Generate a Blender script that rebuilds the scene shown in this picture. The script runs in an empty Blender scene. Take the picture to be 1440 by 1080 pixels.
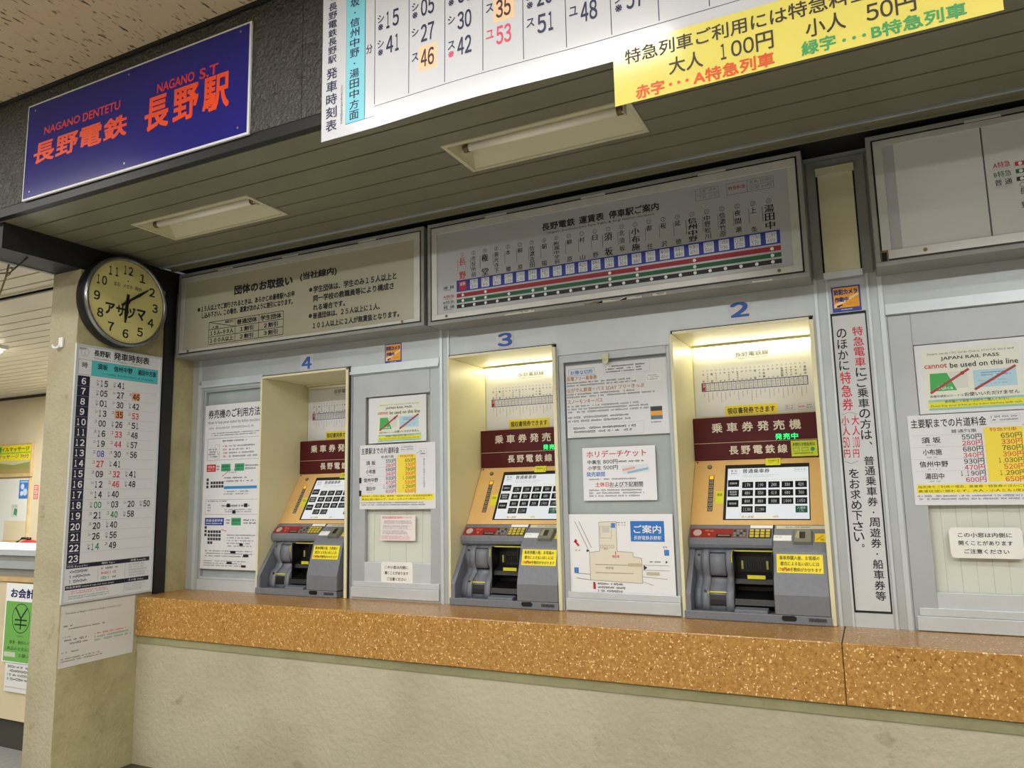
import bpy, bmesh, math, random
from mathutils import Vector, Matrix
random.seed(7)
SC = bpy.context.scene
COL = SC.collection

# ------------------------------------------------------------------ camera
cam_d = bpy.data.cameras.new('camera')
cam_d.sensor_fit = 'HORIZONTAL'; cam_d.sensor_width = 36.0
cam_d.lens = 1042.886 / 1440.0 * 36.0
cam_d.clip_start = 0.02; cam_d.clip_end = 100
cam = bpy.data.objects.new('camera', cam_d); COL.objects.link(cam)
cam.matrix_world = Matrix([[0.899439, 0.078525, 0.429934, 0.0], [0.43657, -0.115494, -0.892226, 0.0], [-0.020407, 0.990199, -0.138162, 1.5], [0, 0, 0, 1]])
SC.camera = cam

# ------------------------------------------------------------------ world, lamps, exposure
SC.view_settings.view_transform = 'Standard'
SC.view_settings.look = 'None'
SC.view_settings.exposure = 0.0
SC.view_settings.gamma = 1.0
SC.view_settings.use_curve_mapping = False
w = bpy.data.worlds.new('world'); SC.world = w; w.use_nodes = True
bg = w.node_tree.nodes['Background']
bg.inputs[0].default_value = (0.80, 0.88, 1.0, 1); bg.inputs[1].default_value = 0.10

def lamp(name, x, y, z, sx, sy, power, colr=(0.965, 0.985, 1.0)):
    d = bpy.data.lights.new(name, 'AREA'); d.shape = 'RECTANGLE'
    d.size = sx; d.size_y = sy; d.energy = power; d.color = colr
    o = bpy.data.objects.new(name, d); COL.objects.link(o); o.location = (x, y, z)
    return o
# fluorescent tubes on the concourse ceiling (above and behind the camera): they shine down and back up at the boards
def tubes(x, y, sx, sy, power):
    lamp('concourse_lamp', x, y, 3.46, sx, sy, power)
    o = lamp('concourse_lamp', x, y, 3.44, sx, sy, power * 0.30); o.rotation_euler = (math.pi, 0, 0)
tubes(-1.50, 0.98, 1.7, 0.16, 27)
tubes(-4.60, 0.98, 1.3, 0.16, 27)
tubes(1.60, 0.98, 1.3, 0.16, 33)
for lx in (-4.4, -1.5, 1.5):
    tubes(lx, -1.3, 1.5, 0.3, 108)
# lamps of the hall beyond the column
lamp('hall_lamp', -7.6, 4.2, 2.70, 1.2, 0.3, 190)
lamp('hall_lamp', -6.6, 1.2, 3.4, 1.2, 0.3, 26)

# ------------------------------------------------------------------ materials
def lin(c):
    c = c / 255.0
    return c / 12.92 if c <= 0.04045 else ((c + 0.055) / 1.055) ** 2.4
def rgb(c): return (lin(c[0]), lin(c[1]), lin(c[2]), 1.0)
MATS = {}
def mat(name, c, rough=0.5, metal=0.0, spec=0.5, noise=None, bump=None, emit=None, coat=0.0):
    """noise=(scale, amount, detail) colour variation; bump=(scale, strength)"""
    if name in MATS: return MATS[name]
    m = bpy.data.materials.new(name); m.use_nodes = True
    nt = m.node_tree; N = nt.nodes; L = nt.links
    b = N['Principled BSDF']
    b.inputs['Base Color'].default_value = rgb(c)
    b.inputs['Roughness'].default_value = rough
    b.inputs['Metallic'].default_value = metal
    b.inputs['Specular IOR Level'].default_value = spec
    b.inputs['Coat Weight'].default_value = coat
    tc = N.new('ShaderNodeTexCoord')
    if noise:
        t = N.new('ShaderNodeTexNoise'); t.inputs['Scale'].default_value = noise[0]; t.inputs['Detail'].default_value = noise[2]
        r = N.new('ShaderNodeValToRGB')
        lo = tuple(x * (1 - noise[1]) for x in rgb(c)[:3]) + (1,)
        hi = tuple(min(1, x * (1 + noise[1])) for x in rgb(c)[:3]) + (1,)
        r.color_ramp.elements[0].position = 0.3; r.color_ramp.elements[0].color = lo
        r.color_ramp.elements[1].position = 0.7; r.color_ramp.elements[1].color = hi
        L.new(tc.outputs['Object'], t.inputs['Vector']); L.new(t.outputs['Fac'], r.inputs['Fac'])
        L.new(r.outputs['Color'], b.inputs['Base Color'])
    if bump:
        t2 = N.new('ShaderNodeTexNoise'); t2.inputs['Scale'].default_value = bump[0]; t2.inputs['Detail'].default_value = 3
        bp = N.new('ShaderNodeBump'); bp.inputs['Strength'].default_value = bump[1]; bp.inputs['Distance'].default_value = 0.02
        L.new(tc.outputs['Object'], t2.inputs['Vector']); L.new(t2.outputs['Fac'], bp.inputs['Height'])
        L.new(bp.outputs['Normal'], b.inputs['Normal'])
    if emit:
        b.inputs['Emission Color'].default_value = rgb(emit[0]); b.inputs['Emission Strength'].default_value = emit[1]
    MATS[name] = m
    return m
def ink(c, rough=0.55, glow=0):
    n = 'ink_%02x%02x%02x_%d_%d' % (c[0], c[1], c[2], int(rough * 100), int(glow * 100))
    return mat(n, tuple(q * 0.3 for q in c) if glow else c, rough, emit=(c, glow) if glow else None)

def stucco(name, c, dark, bump_s, scale=1.0):
    m = mat(name, c, 0.85, bump=None)
    nt = m.node_tree; N = nt.nodes; L = nt.links; b = N['Principled BSDF']
    tc = N.new('ShaderNodeTexCoord')
    n1 = N.new('ShaderNodeTexNoise'); n1.inputs['Scale'].default_value = 2.3 * scale; n1.inputs['Detail'].default_value = 6; n1.inputs['Roughness'].default_value = 0.65
    n2 = N.new('ShaderNodeTexNoise'); n2.inputs['Scale'].default_value = 48 * scale; n2.inputs['Detail'].default_value = 4
    n3 = N.new('ShaderNodeTexNoise'); n3.inputs['Scale'].default_value = 9 * scale; n3.inputs['Detail'].default_value = 8; n3.inputs['Roughness'].default_value = 0.7
    for n in (n1, n2, n3): L.new(tc.outputs['Object'], n.inputs['Vector'])
    r1 = N.new('ShaderNodeValToRGB'); r1.color_ramp.elements[0].position = 0.34; r1.color_ramp.elements[1].position = 0.62
    r1.color_ramp.elements[0].color = rgb(dark); r1.color_ramp.elements[1].color = rgb(c)
    L.new(n1.outputs['Fac'], r1.inputs['Fac'])
    r3 = N.new('ShaderNodeValToRGB'); r3.color_ramp.elements[0].position = 0.27; r3.color_ramp.elements[1].position = 0.39
    r3.color_ramp.elements[0].color = (0.45, 0.42, 0.36, 1); r3.color_ramp.elements[1].color = (1, 1, 1, 1)
    L.new(n3.outputs['Fac'], r3.inputs['Fac'])
    mx = N.new('ShaderNodeMixRGB'); mx.blend_type = 'MULTIPLY'; mx.inputs[0].default_value = 0.6
    L.new(r1.outputs['Color'], mx.inputs[1]); L.new(r3.outputs['Color'], mx.inputs[2]); L.new(mx.outputs[0], b.inputs['Base Color'])
    bp = N.new('ShaderNodeBump'); bp.inputs['Strength'].default_value = bump_s * 1.6; bp.inputs['Distance'].default_value = 0.01
    L.new(n2.outputs['Fac'], bp.inputs['Height']); L.new(bp.outputs['Normal'], b.inputs['Normal'])
    return m

M_COLUMN = stucco('cream_stucco_column', (176, 168, 140), (161, 153, 124), 0.35)
M_SIDE = stucco('stained_stucco_side', (186, 178, 136), (160, 151, 110), 0.35, 1.3)
M_LOWER = stucco('cream_stucco_lower', (184, 177, 153), (170, 162, 136), 0.4, 0.8)
M_BAND = stucco('grey_green_band', (150, 148, 112), (132, 128, 94), 0.2)

def terrazzo():
    m = mat('orange_terrazzo', (186, 128, 58), 0.28)
    nt = m.node_tree; N = nt.nodes; L = nt.links; b = N['Principled BSDF']
    tc = N.new('ShaderNodeTexCoord')
    n1 = N.new('ShaderNodeTexNoise'); n1.inputs['Scale'].default_value = 75; n1.inputs['Detail'].default_value = 6; n1.inputs['Roughness'].default_value = 0.7
    r1 = N.new('ShaderNodeValToRGB')
    r1.color_ramp.elements[0].position = 0.34; r1.color_ramp.elements[0].color = rgb((150, 102, 38))
    r1.color_ramp.elements[1].position = 0.64; r1.color_ramp.elements[1].color = rgb((190, 144, 74))
    nd = N.new('ShaderNodeTexNoise'); nd.inputs['Scale'].default_value = 60; nd.inputs['Detail'].default_value = 2
    av = N.new('ShaderNodeVectorMath'); av.operation = 'MULTIPLY_ADD'; av.inputs[1].default_value = (0.022, 0.022, 0.022)
    L.new(tc.outputs['Object'], nd.inputs['Vector']); L.new(nd.outputs['Color'], av.inputs[0]); L.new(tc.outputs['Object'], av.inputs[2])
    v = N.new('ShaderNodeTexVoronoi'); v.inputs['Scale'].default_value = 120
    v2 = N.new('ShaderNodeTexVoronoi'); v2.inputs['Scale'].default_value = 80
    L.new(tc.outputs['Object'], n1.inputs['Vector'])
    for n in (v, v2): L.new(av.outputs[0], n.inputs['Vector'])
    # light chips: a few of the cells, chosen by the cell colour
    sep = N.new('ShaderNodeSeparateColor'); L.new(v.outputs['Color'], sep.inputs[0])
    g1 = N.new('ShaderNodeMath'); g1.operation = 'GREATER_THAN'; g1.inputs[1].default_value = 0.80; L.new(sep.outputs[0], g1.inputs[0])
    d1 = N.new('ShaderNodeMath'); d1.operation = 'LESS_THAN'; d1.inputs[1].default_value = 0.42; L.new(v.outputs['Distance'], d1.inputs[0])
    a1 = N.new('ShaderNodeMath'); a1.operation = 'MULTIPLY'; L.new(g1.outputs[0], a1.inputs[0]); L.new(d1.outputs[0], a1.inputs[1])
    sep2 = N.new('ShaderNodeSeparateColor'); L.new(v2.outputs['Color'], sep2.inputs[0])
    g2 = N.new('ShaderNodeMath'); g2.operation = 'GREATER_THAN'; g2.inputs[1].default_value = 0.9; L.new(sep2.outputs[1], g2.inputs[0])
    d2 = N.new('ShaderNodeMath'); d2.operation = 'LESS_THAN'; d2.inputs[1].default_value = 0.35; L.new(v2.outputs['Distance'], d2.inputs[0])
    a2 = N.new('ShaderNodeMath'); a2.operation = 'MULTIPLY'; L.new(g2.outputs[0], a2.inputs[0]); L.new(d2.outputs[0], a2.inputs[1])
    L.new(n1.outputs['Fac'], r1.inputs['Fac'])
    m1 = N.new('ShaderNodeMixRGB'); L.new(a1.outputs[0], m1.inputs[0]); L.new(r1.outputs['Color'], m1.inputs[1]); m1.inputs[2].default_value = rgb((232, 200, 140))
    m2 = N.new('ShaderNodeMixRGB'); L.new(a2.outputs[0], m2.inputs[0]); L.new(m1.outputs[0], m2.inputs[1]); m2.inputs[2].default_value = rgb((128, 82, 30))
    L.new(m2.outputs[0], b.inputs['Base Color'])
    return m
M_TERR = terrazzo()

def acoustic():
    m = mat('fissured_ceiling_board', (176, 160, 142), 0.9)
    nt = m.node_tree; N = nt.nodes; L = nt.links; b = N['Principled BSDF']
    tc = N.new('ShaderNodeTexCoord'); mp = N.new('ShaderNodeMapping'); mp.inputs['Scale'].default_value = (55, 16, 1)
    n1 = N.new('ShaderNodeTexNoise'); n1.inputs['Scale'].default_value = 1.0; n1.inputs['Detail'].default_value = 2
    L.new(tc.outputs['Object'], mp.inputs['Vector']); L.new(mp.outputs[0], n1.inputs['Vector'])
    r = N.new('ShaderNodeValToRGB'); r.color_ramp.elements[0].position = 0.33; r.color_ramp.elements[0].color = rgb((92, 76, 58))
    r.color_ramp.elements[1].position = 0.40; r.color_ramp.elements[1].color = rgb((204, 184, 148))
    L.new(n1.outputs['Fac'], r.inputs['Fac']); L.new(r.outputs['Color'], b.inputs['Base Color'])
    bp = N.new('ShaderNodeBump'); bp.inputs['Strength'].default_value = 0.5; bp.inputs['Distance'].default_value = 0.004
    L.new(n1.outputs['Fac'], bp.inputs['Height']); L.new(bp.outputs['Normal'], b.inputs['Normal'])
    return m
M_ACOU = acoustic()
M_FASCIA = mat('rough_black_stone', (62, 61, 59), 0.36, spec=0.7, noise=(40, 0.25, 4), bump=(60, 1.0))
M_BLACK = mat('black_paint', (16, 16, 16), 0.5)
M_BEAM = mat('black_beam_paint', (20, 21, 20), 0.6)
M_PLANK = mat('olive_metal_plank', (122, 119, 96), 0.42, spec=0.5, noise=(3, 0.08, 3))
M_BGPLANK = mat('beige_ceiling_plank', (208, 200, 178), 0.5, noise=(3, 0.05, 3))
M_DARK = mat('dark_gap', (12, 12, 11), 0.9)
M_FLOOR = mat('grey_stone_floor', (160, 159, 156), 0.35, noise=(25, 0.15, 5))
M_ALU = mat('brushed_aluminium', (182, 188, 190), 0.42, metal=0.25, spec=0.5, noise=(6, 0.05, 3))
M_ALU2 = mat('light_aluminium', (206, 213, 218), 0.38, metal=0.25, noise=(9, 0.04, 3))
M_ALUD = mat('grey_aluminium_panel', (178, 183, 187), 0.45, metal=0.2, noise=(5, 0.06, 4))
M_FRAME = mat('board_frame_aluminium', (196, 196, 190), 0.4, metal=0.2, noise=(14, 0.06, 4))
M_HOUS = mat('board_housing_grey', (146, 147, 142), 0.5, metal=0.1, noise=(8, 0.08, 4))
M_IVORY = mat('ivory_laminate', (226, 220, 182), 0.4, noise=(4, 0.03, 3))
M_LAMPMET = mat('cream_lamp_metal', (206, 202, 168), 0.4)
M_TUBEOFF = mat('unlit_white_tube', (246, 242, 222), 0.25)
M_BRASS = mat('dark_brass', (122, 106, 74), 0.45, metal=0.6)
M_MGREY = mat('machine_grey_plastic', (118, 122, 131), 0.45, noise=(60, 0.04, 2))
M_MGREY2 = mat('machine_grey_dark', (98, 99, 104), 0.5)
M_MBLACK = mat('machine_black', (12, 12, 13), 0.45)
M_BEIGE = mat('machine_beige_panel', (226, 184, 118), 0.4, noise=(30, 0.02, 2))
M_MAROON = mat('maroon_panel', (80, 12, 17), 0.5, spec=0.3)
M_RED = mat('red_button_panel', (150, 34, 34), 0.4)
M_STEEL = mat('steel', (170, 168, 158), 0.3, metal=0.8)
M_CREAMWALL = mat('cream_painted_wall', (214, 200, 166), 0.7, noise=(2, 0.05, 3))
M_CHROME = mat('dull_chrome', (150, 152, 154), 0.25, metal=0.9)
M_WHITEPL = mat('white_plastic', (232, 232, 226), 0.35)
M_WOOD = mat('pale_wood', (204, 174, 124), 0.5, noise=(12, 0.1, 4))
M_REDPL = mat('red_enamel', (176, 30, 26), 0.3)
M_SLAT = mat('blind_fabric', (250, 244, 236), 0.7)
M_BACKP = mat('pale_grey_back_panel', (196, 199, 203), 0.6, noise=(7, 0.05, 4))
M_FACE = mat('clock_face_cream', (214, 206, 136), 0.45)

def glass():
    m = bpy.data.materials.new('window_glass'); m.use_nodes = True
    nt = m.node_tree; N = nt.nodes; L = nt.links
    N.remove(N['Principled BSDF'])
    tr = N.new('ShaderNodeBsdfTransparent'); tr.inputs[0].default_value = (0.93, 0.95, 0.94, 1)
    gl = N.new('ShaderNodeBsdfGlossy'); gl.inputs['Roughness'].default_value = 0.08
    lw = N.new('ShaderNodeLayerWeight'); pw = N.new('ShaderNodeMath'); pw.operation = 'POWER'; pw.inputs[1].default_value = 4.0
    ma = N.new('ShaderNodeMath'); ma.operation = 'MULTIPLY_ADD'; ma.inputs[1].default_value = 0.7; ma.inputs[2].default_value = 0.035
    mx = N.new('ShaderNodeMixShader')
    L.new(lw.outputs['Facing'], pw.inputs[0]); L.new(pw.outputs[0], ma.inputs[0])
    L.new(ma.outputs[0], mx.inputs[0]); L.new(tr.outputs[0], mx.inputs[1]); L.new(gl.outputs[0], mx.inputs[2])
    L.new(mx.outputs[0], N['Material Output'].inputs['Surface'])
    return m
M_GLASS = glass()

# ------------------------------------------------------------------ mesh builder
GL = {}
def glyph(s, bold=0.0, res=2):
    """outline of a piece of lettering scaled to the unit square; bold strokes are laid several times, slightly shifted"""
    if res >= 2: bold = max(bold, 0.011)
    k = (s, bold, res)
    if k in GL: return GL[k]
    if len(s) > 1 and all(ch in '0123456789,円' for ch in s) and any(ch.isdigit() for ch in s): return digits(s, bold, res)
    if len(s) == 1 and s.isdigit(): s = chr(ord(s) + 0xFEE0)
    c = bpy.data.curves.new('glyph', 'FONT'); c.body = s; c.resolution_u = res
    o = bpy.data.objects.new('glyph', c)
    me = bpy.data.meshes.new_from_object(o)
    vs = [(v.co.x, v.co.y) for v in me.vertices]; fs = [tuple(p.vertices) for p in me.polygons]
    bpy.data.objects.remove(o); bpy.data.curves.remove(c); bpy.data.meshes.remove(me)
    n0 = len(vs)
    if bold >= 0.01:
        sh = [(bold, 0), (-bold, 0)] if res < 2 else [(bold, bold), (-bold, bold), (bold, -bold), (-bold, -bold)]
        if bold > 0.018 and res >= 2: sh += [(0, 0), (bold, 0), (-bold, 0), (0, bold), (0, -bold)]
        vs = [(x + a, y + b_) for a, b_ in sh for x, y in vs]; fs = [tuple(i + n0 * q for i in f) for q in range(len(sh)) for f in fs]
    xs = [v[0] for v in vs]; ys = [v[1] for v in vs]
    x0, x1, y0, y1 = min(xs), max(xs), min(ys), max(ys)
    g = ([((x - x0) / max(1e-6, x1 - x0), (y - y0) / max(1e-6, y1 - y0), i // n0 * 0.00007) for i, (x, y) in enumerate(vs)], fs, (x1 - x0) / max(1e-6, y1 - y0))
    GL[k] = g
    return g

def digits(s, bold, res):
    """a number set close, each figure in its own slot"""
    vs = []; fs = []; x = 0.0
    for ch in s:
        g, f, asp = glyph(ch, bold, res)
        w_, h, y, adv = (0.50, 0.74, 0.0, 0.57) if ch.isdigit() else ((0.10, 0.18, -0.12, 0.26) if ch == ',' else (0.80, 0.84, -0.06, 0.92))
        if ch == '1': w_ = 0.26
        n = len(vs); o = (adv - w_) / 2 if ch != '1' else 0.10
        vs += [(x + o + a * w_, y + b * h, z) for a, b, z in g]; fs += [tuple(i + n for i in q) for q in f]; x += adv
    xs = [v[0] for v in vs]; ys = [v[1] for v in vs]; x0, x1, y0, y1 = min(xs), max(xs), min(ys), max(ys)
    r = ([((a - x0) / (x1 - x0), (b - y0) / (y1 - y0), z) for a, b, z in vs], fs, (x1 - x0) / (y1 - y0))
    GL[(s, bold, res)] = r
    return r

class MB:
    def __init__(s): s.v = []; s.f = []; s.m = []; s.mats = []; s.smooth = []
    def mi(s, m):
        if m not in s.mats: s.mats.append(m)
        return s.mats.index(m)
    def add(s, vs, fs, m, smooth=False):
        o = len(s.v); s.v += [tuple(v) for v in vs]; k = s.mi(m)
        for f in fs: s.f.append(tuple(i + o for i in f)); s.m.append(k); s.smooth.append(smooth)
        return s
    def box(s, x0, x1, y0, y1, z0, z1, m):
        v = [(x0, y0, z0), (x1, y0, z0), (x1, y1, z0), (x0, y1, z0), (x0, y0, z1), (x1, y0, z1), (x1, y1, z1), (x0, y1, z1)]
        return s.add(v, [(0, 3, 2, 1), (4, 5, 6, 7), (0, 1, 5, 4), (1, 2, 6, 5), (2, 3, 7, 6), (3, 0, 4, 7)], m)
    def prism(s, prof, x0, x1, m, smooth=False):
        """profile of (y, z) swept along x; profile runs counter-clockwise seen from +x"""
        a = sum(prof[i][0] * prof[(i + 1) % len(prof)][1] - prof[(i + 1) % len(prof)][0] * prof[i][1] for i in range(len(prof)))
        if a < 0: prof = prof[::-1]
        n = len(prof)
        v = [(x0, y, z) for y, z in prof] + [(x1, y, z) for y, z in prof]
        o = len(s.v)
        s.add(v, [tuple(range(n - 1, -1, -1)), tuple(range(n, 2 * n))], m)
        k = s.mi(m)
        for i in range(n):
            j = (i + 1) % n
            s.f.append((o + i, o + j, o + n + j, o + n + i)); s.m.append(k); s.smooth.append(smooth)
        return s
    def cyl(s, c, axis, r, h, m, n=24, r2=None, smooth=True):
        """from c along axis by h"""
        ax = Vector(axis).normalized(); t = Vector((0, 0, 1)) if abs(ax.z) < 0.9 else Vector((1, 0, 0))
        u = ax.cross(t).normalized(); w_ = ax.cross(u); c = Vector(c); r2 = r if r2 is None else r2
        a = [c + (u * math.cos(2 * math.pi * i / n) + w_ * math.sin(2 * math.pi * i / n)) * r for i in range(n)]
        b = [c + ax * h + (u * math.cos(2 * math.pi * i / n) + w_ * math.sin(2 * math.pi * i / n)) * r2 for i in range(n)]
        s.add(a + b, [(i, (i + 1) % n, n + (i + 1) % n, n + i) for i in range(n)], m, smooth)
        o = len(s.v) - 2 * n; k = s.mi(m)
        for f in (tuple(o + i for i in range(n - 1, -1, -1)), tuple(o + n + i for i in range(n))):
            s.f.append(f); s.m.append(k); s.smooth.append(False)
        return s
    def lathe(s, c, axis, prof, m, n=48):
        """prof of (radius, height) revolved round axis at c"""
        ax = Vector(axis).normalized(); t = Vector((0, 0, 1)) if abs(ax.z) < 0.9 else Vector((1, 0, 0))
        u = ax.cross(t).normalized(); w_ = ax.cross(u); c = Vector(c); vs = []; fs = []
        for r, h in prof:
            for i in range(n):
                a = 2 * math.pi * i / n
                vs.append(c + ax * h + (u * math.cos(a) + w_ * math.sin(a)) * r)
        for j in range(len(prof) - 1):
            for i in range(n):
                k = (i + 1) % n
                fs.append((j * n + i, j * n + k, (j + 1) * n + k, (j + 1) * n + i))
        return s.add(vs, fs, m, True)
    def tube(s, pts, r, m, n=8):
        pts = [Vector(p) for p in pts]; vs = []; fs = []
        for i, p in enumerate(pts):
            d = (pts[min(i + 1, len(pts) - 1)] - pts[max(i - 1, 0)]).normalized()
            t = Vector((0, 0, 1)) if abs(d.z) < 0.9 else Vector((1, 0, 0))
            u = d.cross(t).normalized(); w_ = d.cross(u)
            for k in range(n):
                a = 2 * math.pi * k / n; vs.append(p + (u * math.cos(a) + w_ * math.sin(a)) * r)
        for i in range(len(pts) - 1):
            for k in range(n):
                q = (k + 1) % n; fs.append((i * n + k, i * n + q, (i + 1) * n + q, (i + 1) * n + k))
        fs.append(tuple(range(n - 1, -1, -1))); fs.append(tuple((len(pts) - 1) * n + k for k in range(n)))
        return s.add(vs, fs, m, True)
    def build(s, name, parent=None, origin=None, bevel=0.0, seg=2):
        me = bpy.data.meshes.new(name)
        if parent is not None:
            r = parent
            while r.parent: r = r.parent
            org = Vector(r.location) if parent.parent or True else None
            # a mesh parent may carry its own offset from the root
            p = parent; off = Vector((0, 0, 0))
            while p.parent: off += Vector(p.location); p = p.parent
            org = Vector(p.location) + off
        else:
            if origin is None:
                xs = [v[0] for v in s.v]; ys = [v[1] for v in s.v]; zs = [v[2] for v in s.v]
                origin = ((min(xs) + max(xs)) / 2, (min(ys) + max(ys)) / 2, min(zs))
            org = Vector(origin)
        me.from_pydata([tuple(Vector(v) - org) for v in s.v], [], s.f)
        for m in s.mats: me.materials.append(m)
        me.polygons.foreach_set('material_index', s.m)
        me.polygons.foreach_set('use_smooth', s.smooth)
        me.update()
        o = bpy.data.objects.new(name, me); COL.objects.link(o)
        if parent is not None: o.parent = parent
        else: o.location = org
        if bevel:
            bm = o.modifiers.new('bevel', 'BEVEL'); bm.width = bevel; bm.segments = seg; bm.limit_method = 'ANGLE'; bm.angle_limit = math.radians(35)
        return o

def tag(o, label, cat, group=None, kind=None):
    if label: o['label'] = label
    if cat: o['category'] = cat
    if group: o['group'] = group
    if kind: o['kind'] = kind
    return o
def thing(name, label, cat, loc, group=None, kind=None):
    o = bpy.data.objects.new(name, None); COL.objects.link(o); o.location = loc; o.empty_display_size = 0.1
    return tag(o, label, cat, group, kind)
def struct(name, mb, label, **k):
    return tag(mb.build(name, **k), label, None, kind='structure')
def dup(root, d, label):
    r = root.copy(); COL.objects.link(r); r.location = Vector(root.location) + Vector(d); r['label'] = label
    def rec(src, dst):
        for ch in list(src.children):
            c = ch.copy(); COL.objects.link(c); c.parent = dst; rec(ch, c)
    rec(root, r)
    return r

# ------------------------------------------------------------------ printed sheets
K = (24, 24, 30); RED = (206, 40, 44); WHITE = (240, 241, 242); GRN = (30, 150, 84); BLUE = (40, 74, 160)
GREY = (96, 98, 103); LG = (175, 178, 182); YEL = (244, 226, 48); CRIM = (200, 40, 80)
class Sheet:
    """a printed board: origin top-left, U along its width, V down its height, N towards the reader"""
    def __init__(s, O, U, V, w_, h, base, thick=0.001, warp=None, mb=None, back=None):
        s.O = Vector(O); s.U = Vector(U).normalized(); s.V = Vector(V).normalized(); s.N = s.U.cross(-s.V)
        s.w = w_; s.h = h; s.warp = warp; s.mb = mb or MB(); s.rng = random.Random(int(w_ * 1e4) + int(h * 1e5))
        if base is not None:
            if warp:
                s.grid(0, 0, 1, 1, base, 0, 48, 24); s.grid(0, 0, 1, 1, base, -thick, 48, 24, True)
            else:
                P = [s.P(u, v, n) for n in (-thick, 0) for u, v in ((0, 1), (1, 1), (1, 0), (0, 0))]
                s.mb.add(P, [(0, 3, 2, 1), (4, 5, 6, 7), (0, 1, 5, 4), (1, 2, 6, 5), (2, 3, 7, 6), (3, 0, 4, 7)], base)
    def P(s, u, v, n):
        p = s.O + s.U * (u * s.w) + s.V * (v * s.h) + s.N * n
        if s.warp: p = p + s.warp(u, v)
        return p
    def grid(s, u0, v0, u1, v1, m, n, nu, nv, flip=False):
        vs = [s.P(u0 + (u1 - u0) * i / nu, v0 + (v1 - v0) * j / nv, n) for j in range(nv + 1) for i in range(nu + 1)]
        fs = []
        for j in range(nv):
            for i in range(nu):
                a = j * (nu + 1) + i; q = (a, a + nu + 1, a + nu + 2, a + 1)
                fs.append(q[::-1] if flip else q)
        s.mb.add(vs, fs, m, bool(s.warp))
    def m(s, c): return c if isinstance(c, bpy.types.Material) else ink(c)
    def rect(s, u0, v0, u1, v1, c, lv=1):
        if s.warp:
            nu = max(1, int(abs(u1 - u0) * 48)); nv = max(1, int(abs(v1 - v0) * 24))
            s.grid(u0, v0, u1, v1, s.m(c), lv * 0.0004, nu, nv)
        else:
            n = lv * 0.0003
            s.mb.add([s.P(u0, v1, n), s.P(u1, v1, n), s.P(u1, v0, n), s.P(u0, v0, n)], [(0, 1, 2, 3)], s.m(c))
        return s
    def poly(s, pts, c, lv=1):
        s.mb.add([s.P(u, v, lv * 0.0003) for u, v in pts], [tuple(range(len(pts)))], s.m(c)); return s
    def line(s, u0, v0, u1, v1, t, c, lv=1):
        """straight stroke of thickness t metres"""
        dx = (u1 - u0) * s.w; dy = (v1 - v0) * s.h; l = math.hypot(dx, dy) or 1
        nx, ny = -dy / l * t / 2 / s.w, dx / l * t / 2 / s.h
        return s.poly([(u0 + nx, v0 + ny), (u1 + nx, v1 + ny), (u1 - nx, v1 - ny), (u0 - nx, v0 - ny)], c, lv)
    def frame(s, u0, v0, u1, v1, t, c, lv=1):
        a = t / s.w; b = t / s.h
        s.rect(u0, v0, u1, v0 + b, c, lv); s.rect(u0, v1 - b, u1, v1, c, lv); s.rect(u0, v0 + b, u0 + a, v1 - b, c, lv); s.rect(u1 - a, v0 + b, u1, v1 - b, c, lv); return s
    def disc(s, u, v, r, c, lv=1, n=16, ring=0):
        pts = [(u + math.cos(2 * math.pi * i / n) * r / s.w, v + math.sin(2 * math.pi * i / n) * r / s.h) for i in range(n)]
        if ring:
            q = [(u + math.cos(2 * math.pi * i / n) * (r - ring) / s.w, v + math.sin(2 * math.pi * i / n) * (r - ring) / s.h) for i in range(n)]
            s.mb.add([s.P(a, b, lv * 0.0003) for a, b in pts + q], [(i, n + i, n + (i + 1) % n, (i + 1) % n) for i in range(n)], s.m(c))
        else: s.poly(pts[::-1], c, lv)
        return s
    def text(s, t, u0, v0, u1, v1, c=K, bold=0.0, lv=2, res=2, slant=0.0):
        g, fs, asp = glyph(t, bold, res)
        s.mb.add([s.P(u0 + (u1 - u0) * x + slant * y * (v1 - v0), v1 - (v1 - v0) * y, lv * (0.0004 if s.warp else 0.0003) + z) for x, y, z in g], fs, s.m(c))
        return s
    def textl(s, t, u0, v0, v1, c=K, bold=0.0, lv=2, res=2, sq=1.0, align='l'):
        """height given, width from the letter shapes times sq"""
        w_ = glyph(t, bold, res)[2] * (v1 - v0) * s.h / s.w * sq
        if align == 'c': u0 -= w_ / 2
        if align == 'r': u0 -= w_
        return s.text(t, u0, v0, u0 + w_, v1, c, bold, lv, res)
    def vtext(s, t, u0, u1, v0, v1, c=K, bold=0.0, lv=2, res=2, fill=0.9):
        n = len(t); st = (v1 - v0) / n
        for i, ch in enumerate(t):
            if ch == ' ': continue
            cc = c[i] if isinstance(c, list) else c
            a = v0 + i * st
            if ch in '、。・': s.text(ch, u0 + (u1 - u0) * (0.42 if ch == '・' else 0.7), a + st * (0.4 if ch == '・' else 0.1), u0 + (u1 - u0) * (0.58 if ch == '・' else 0.95), a + st * (0.56 if ch == '・' else 0.4), cc, bold, lv, res)
            else: s.text(ch, u0, a, u1, a + st * fill, cc, bold, lv, res)
        return s
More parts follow.
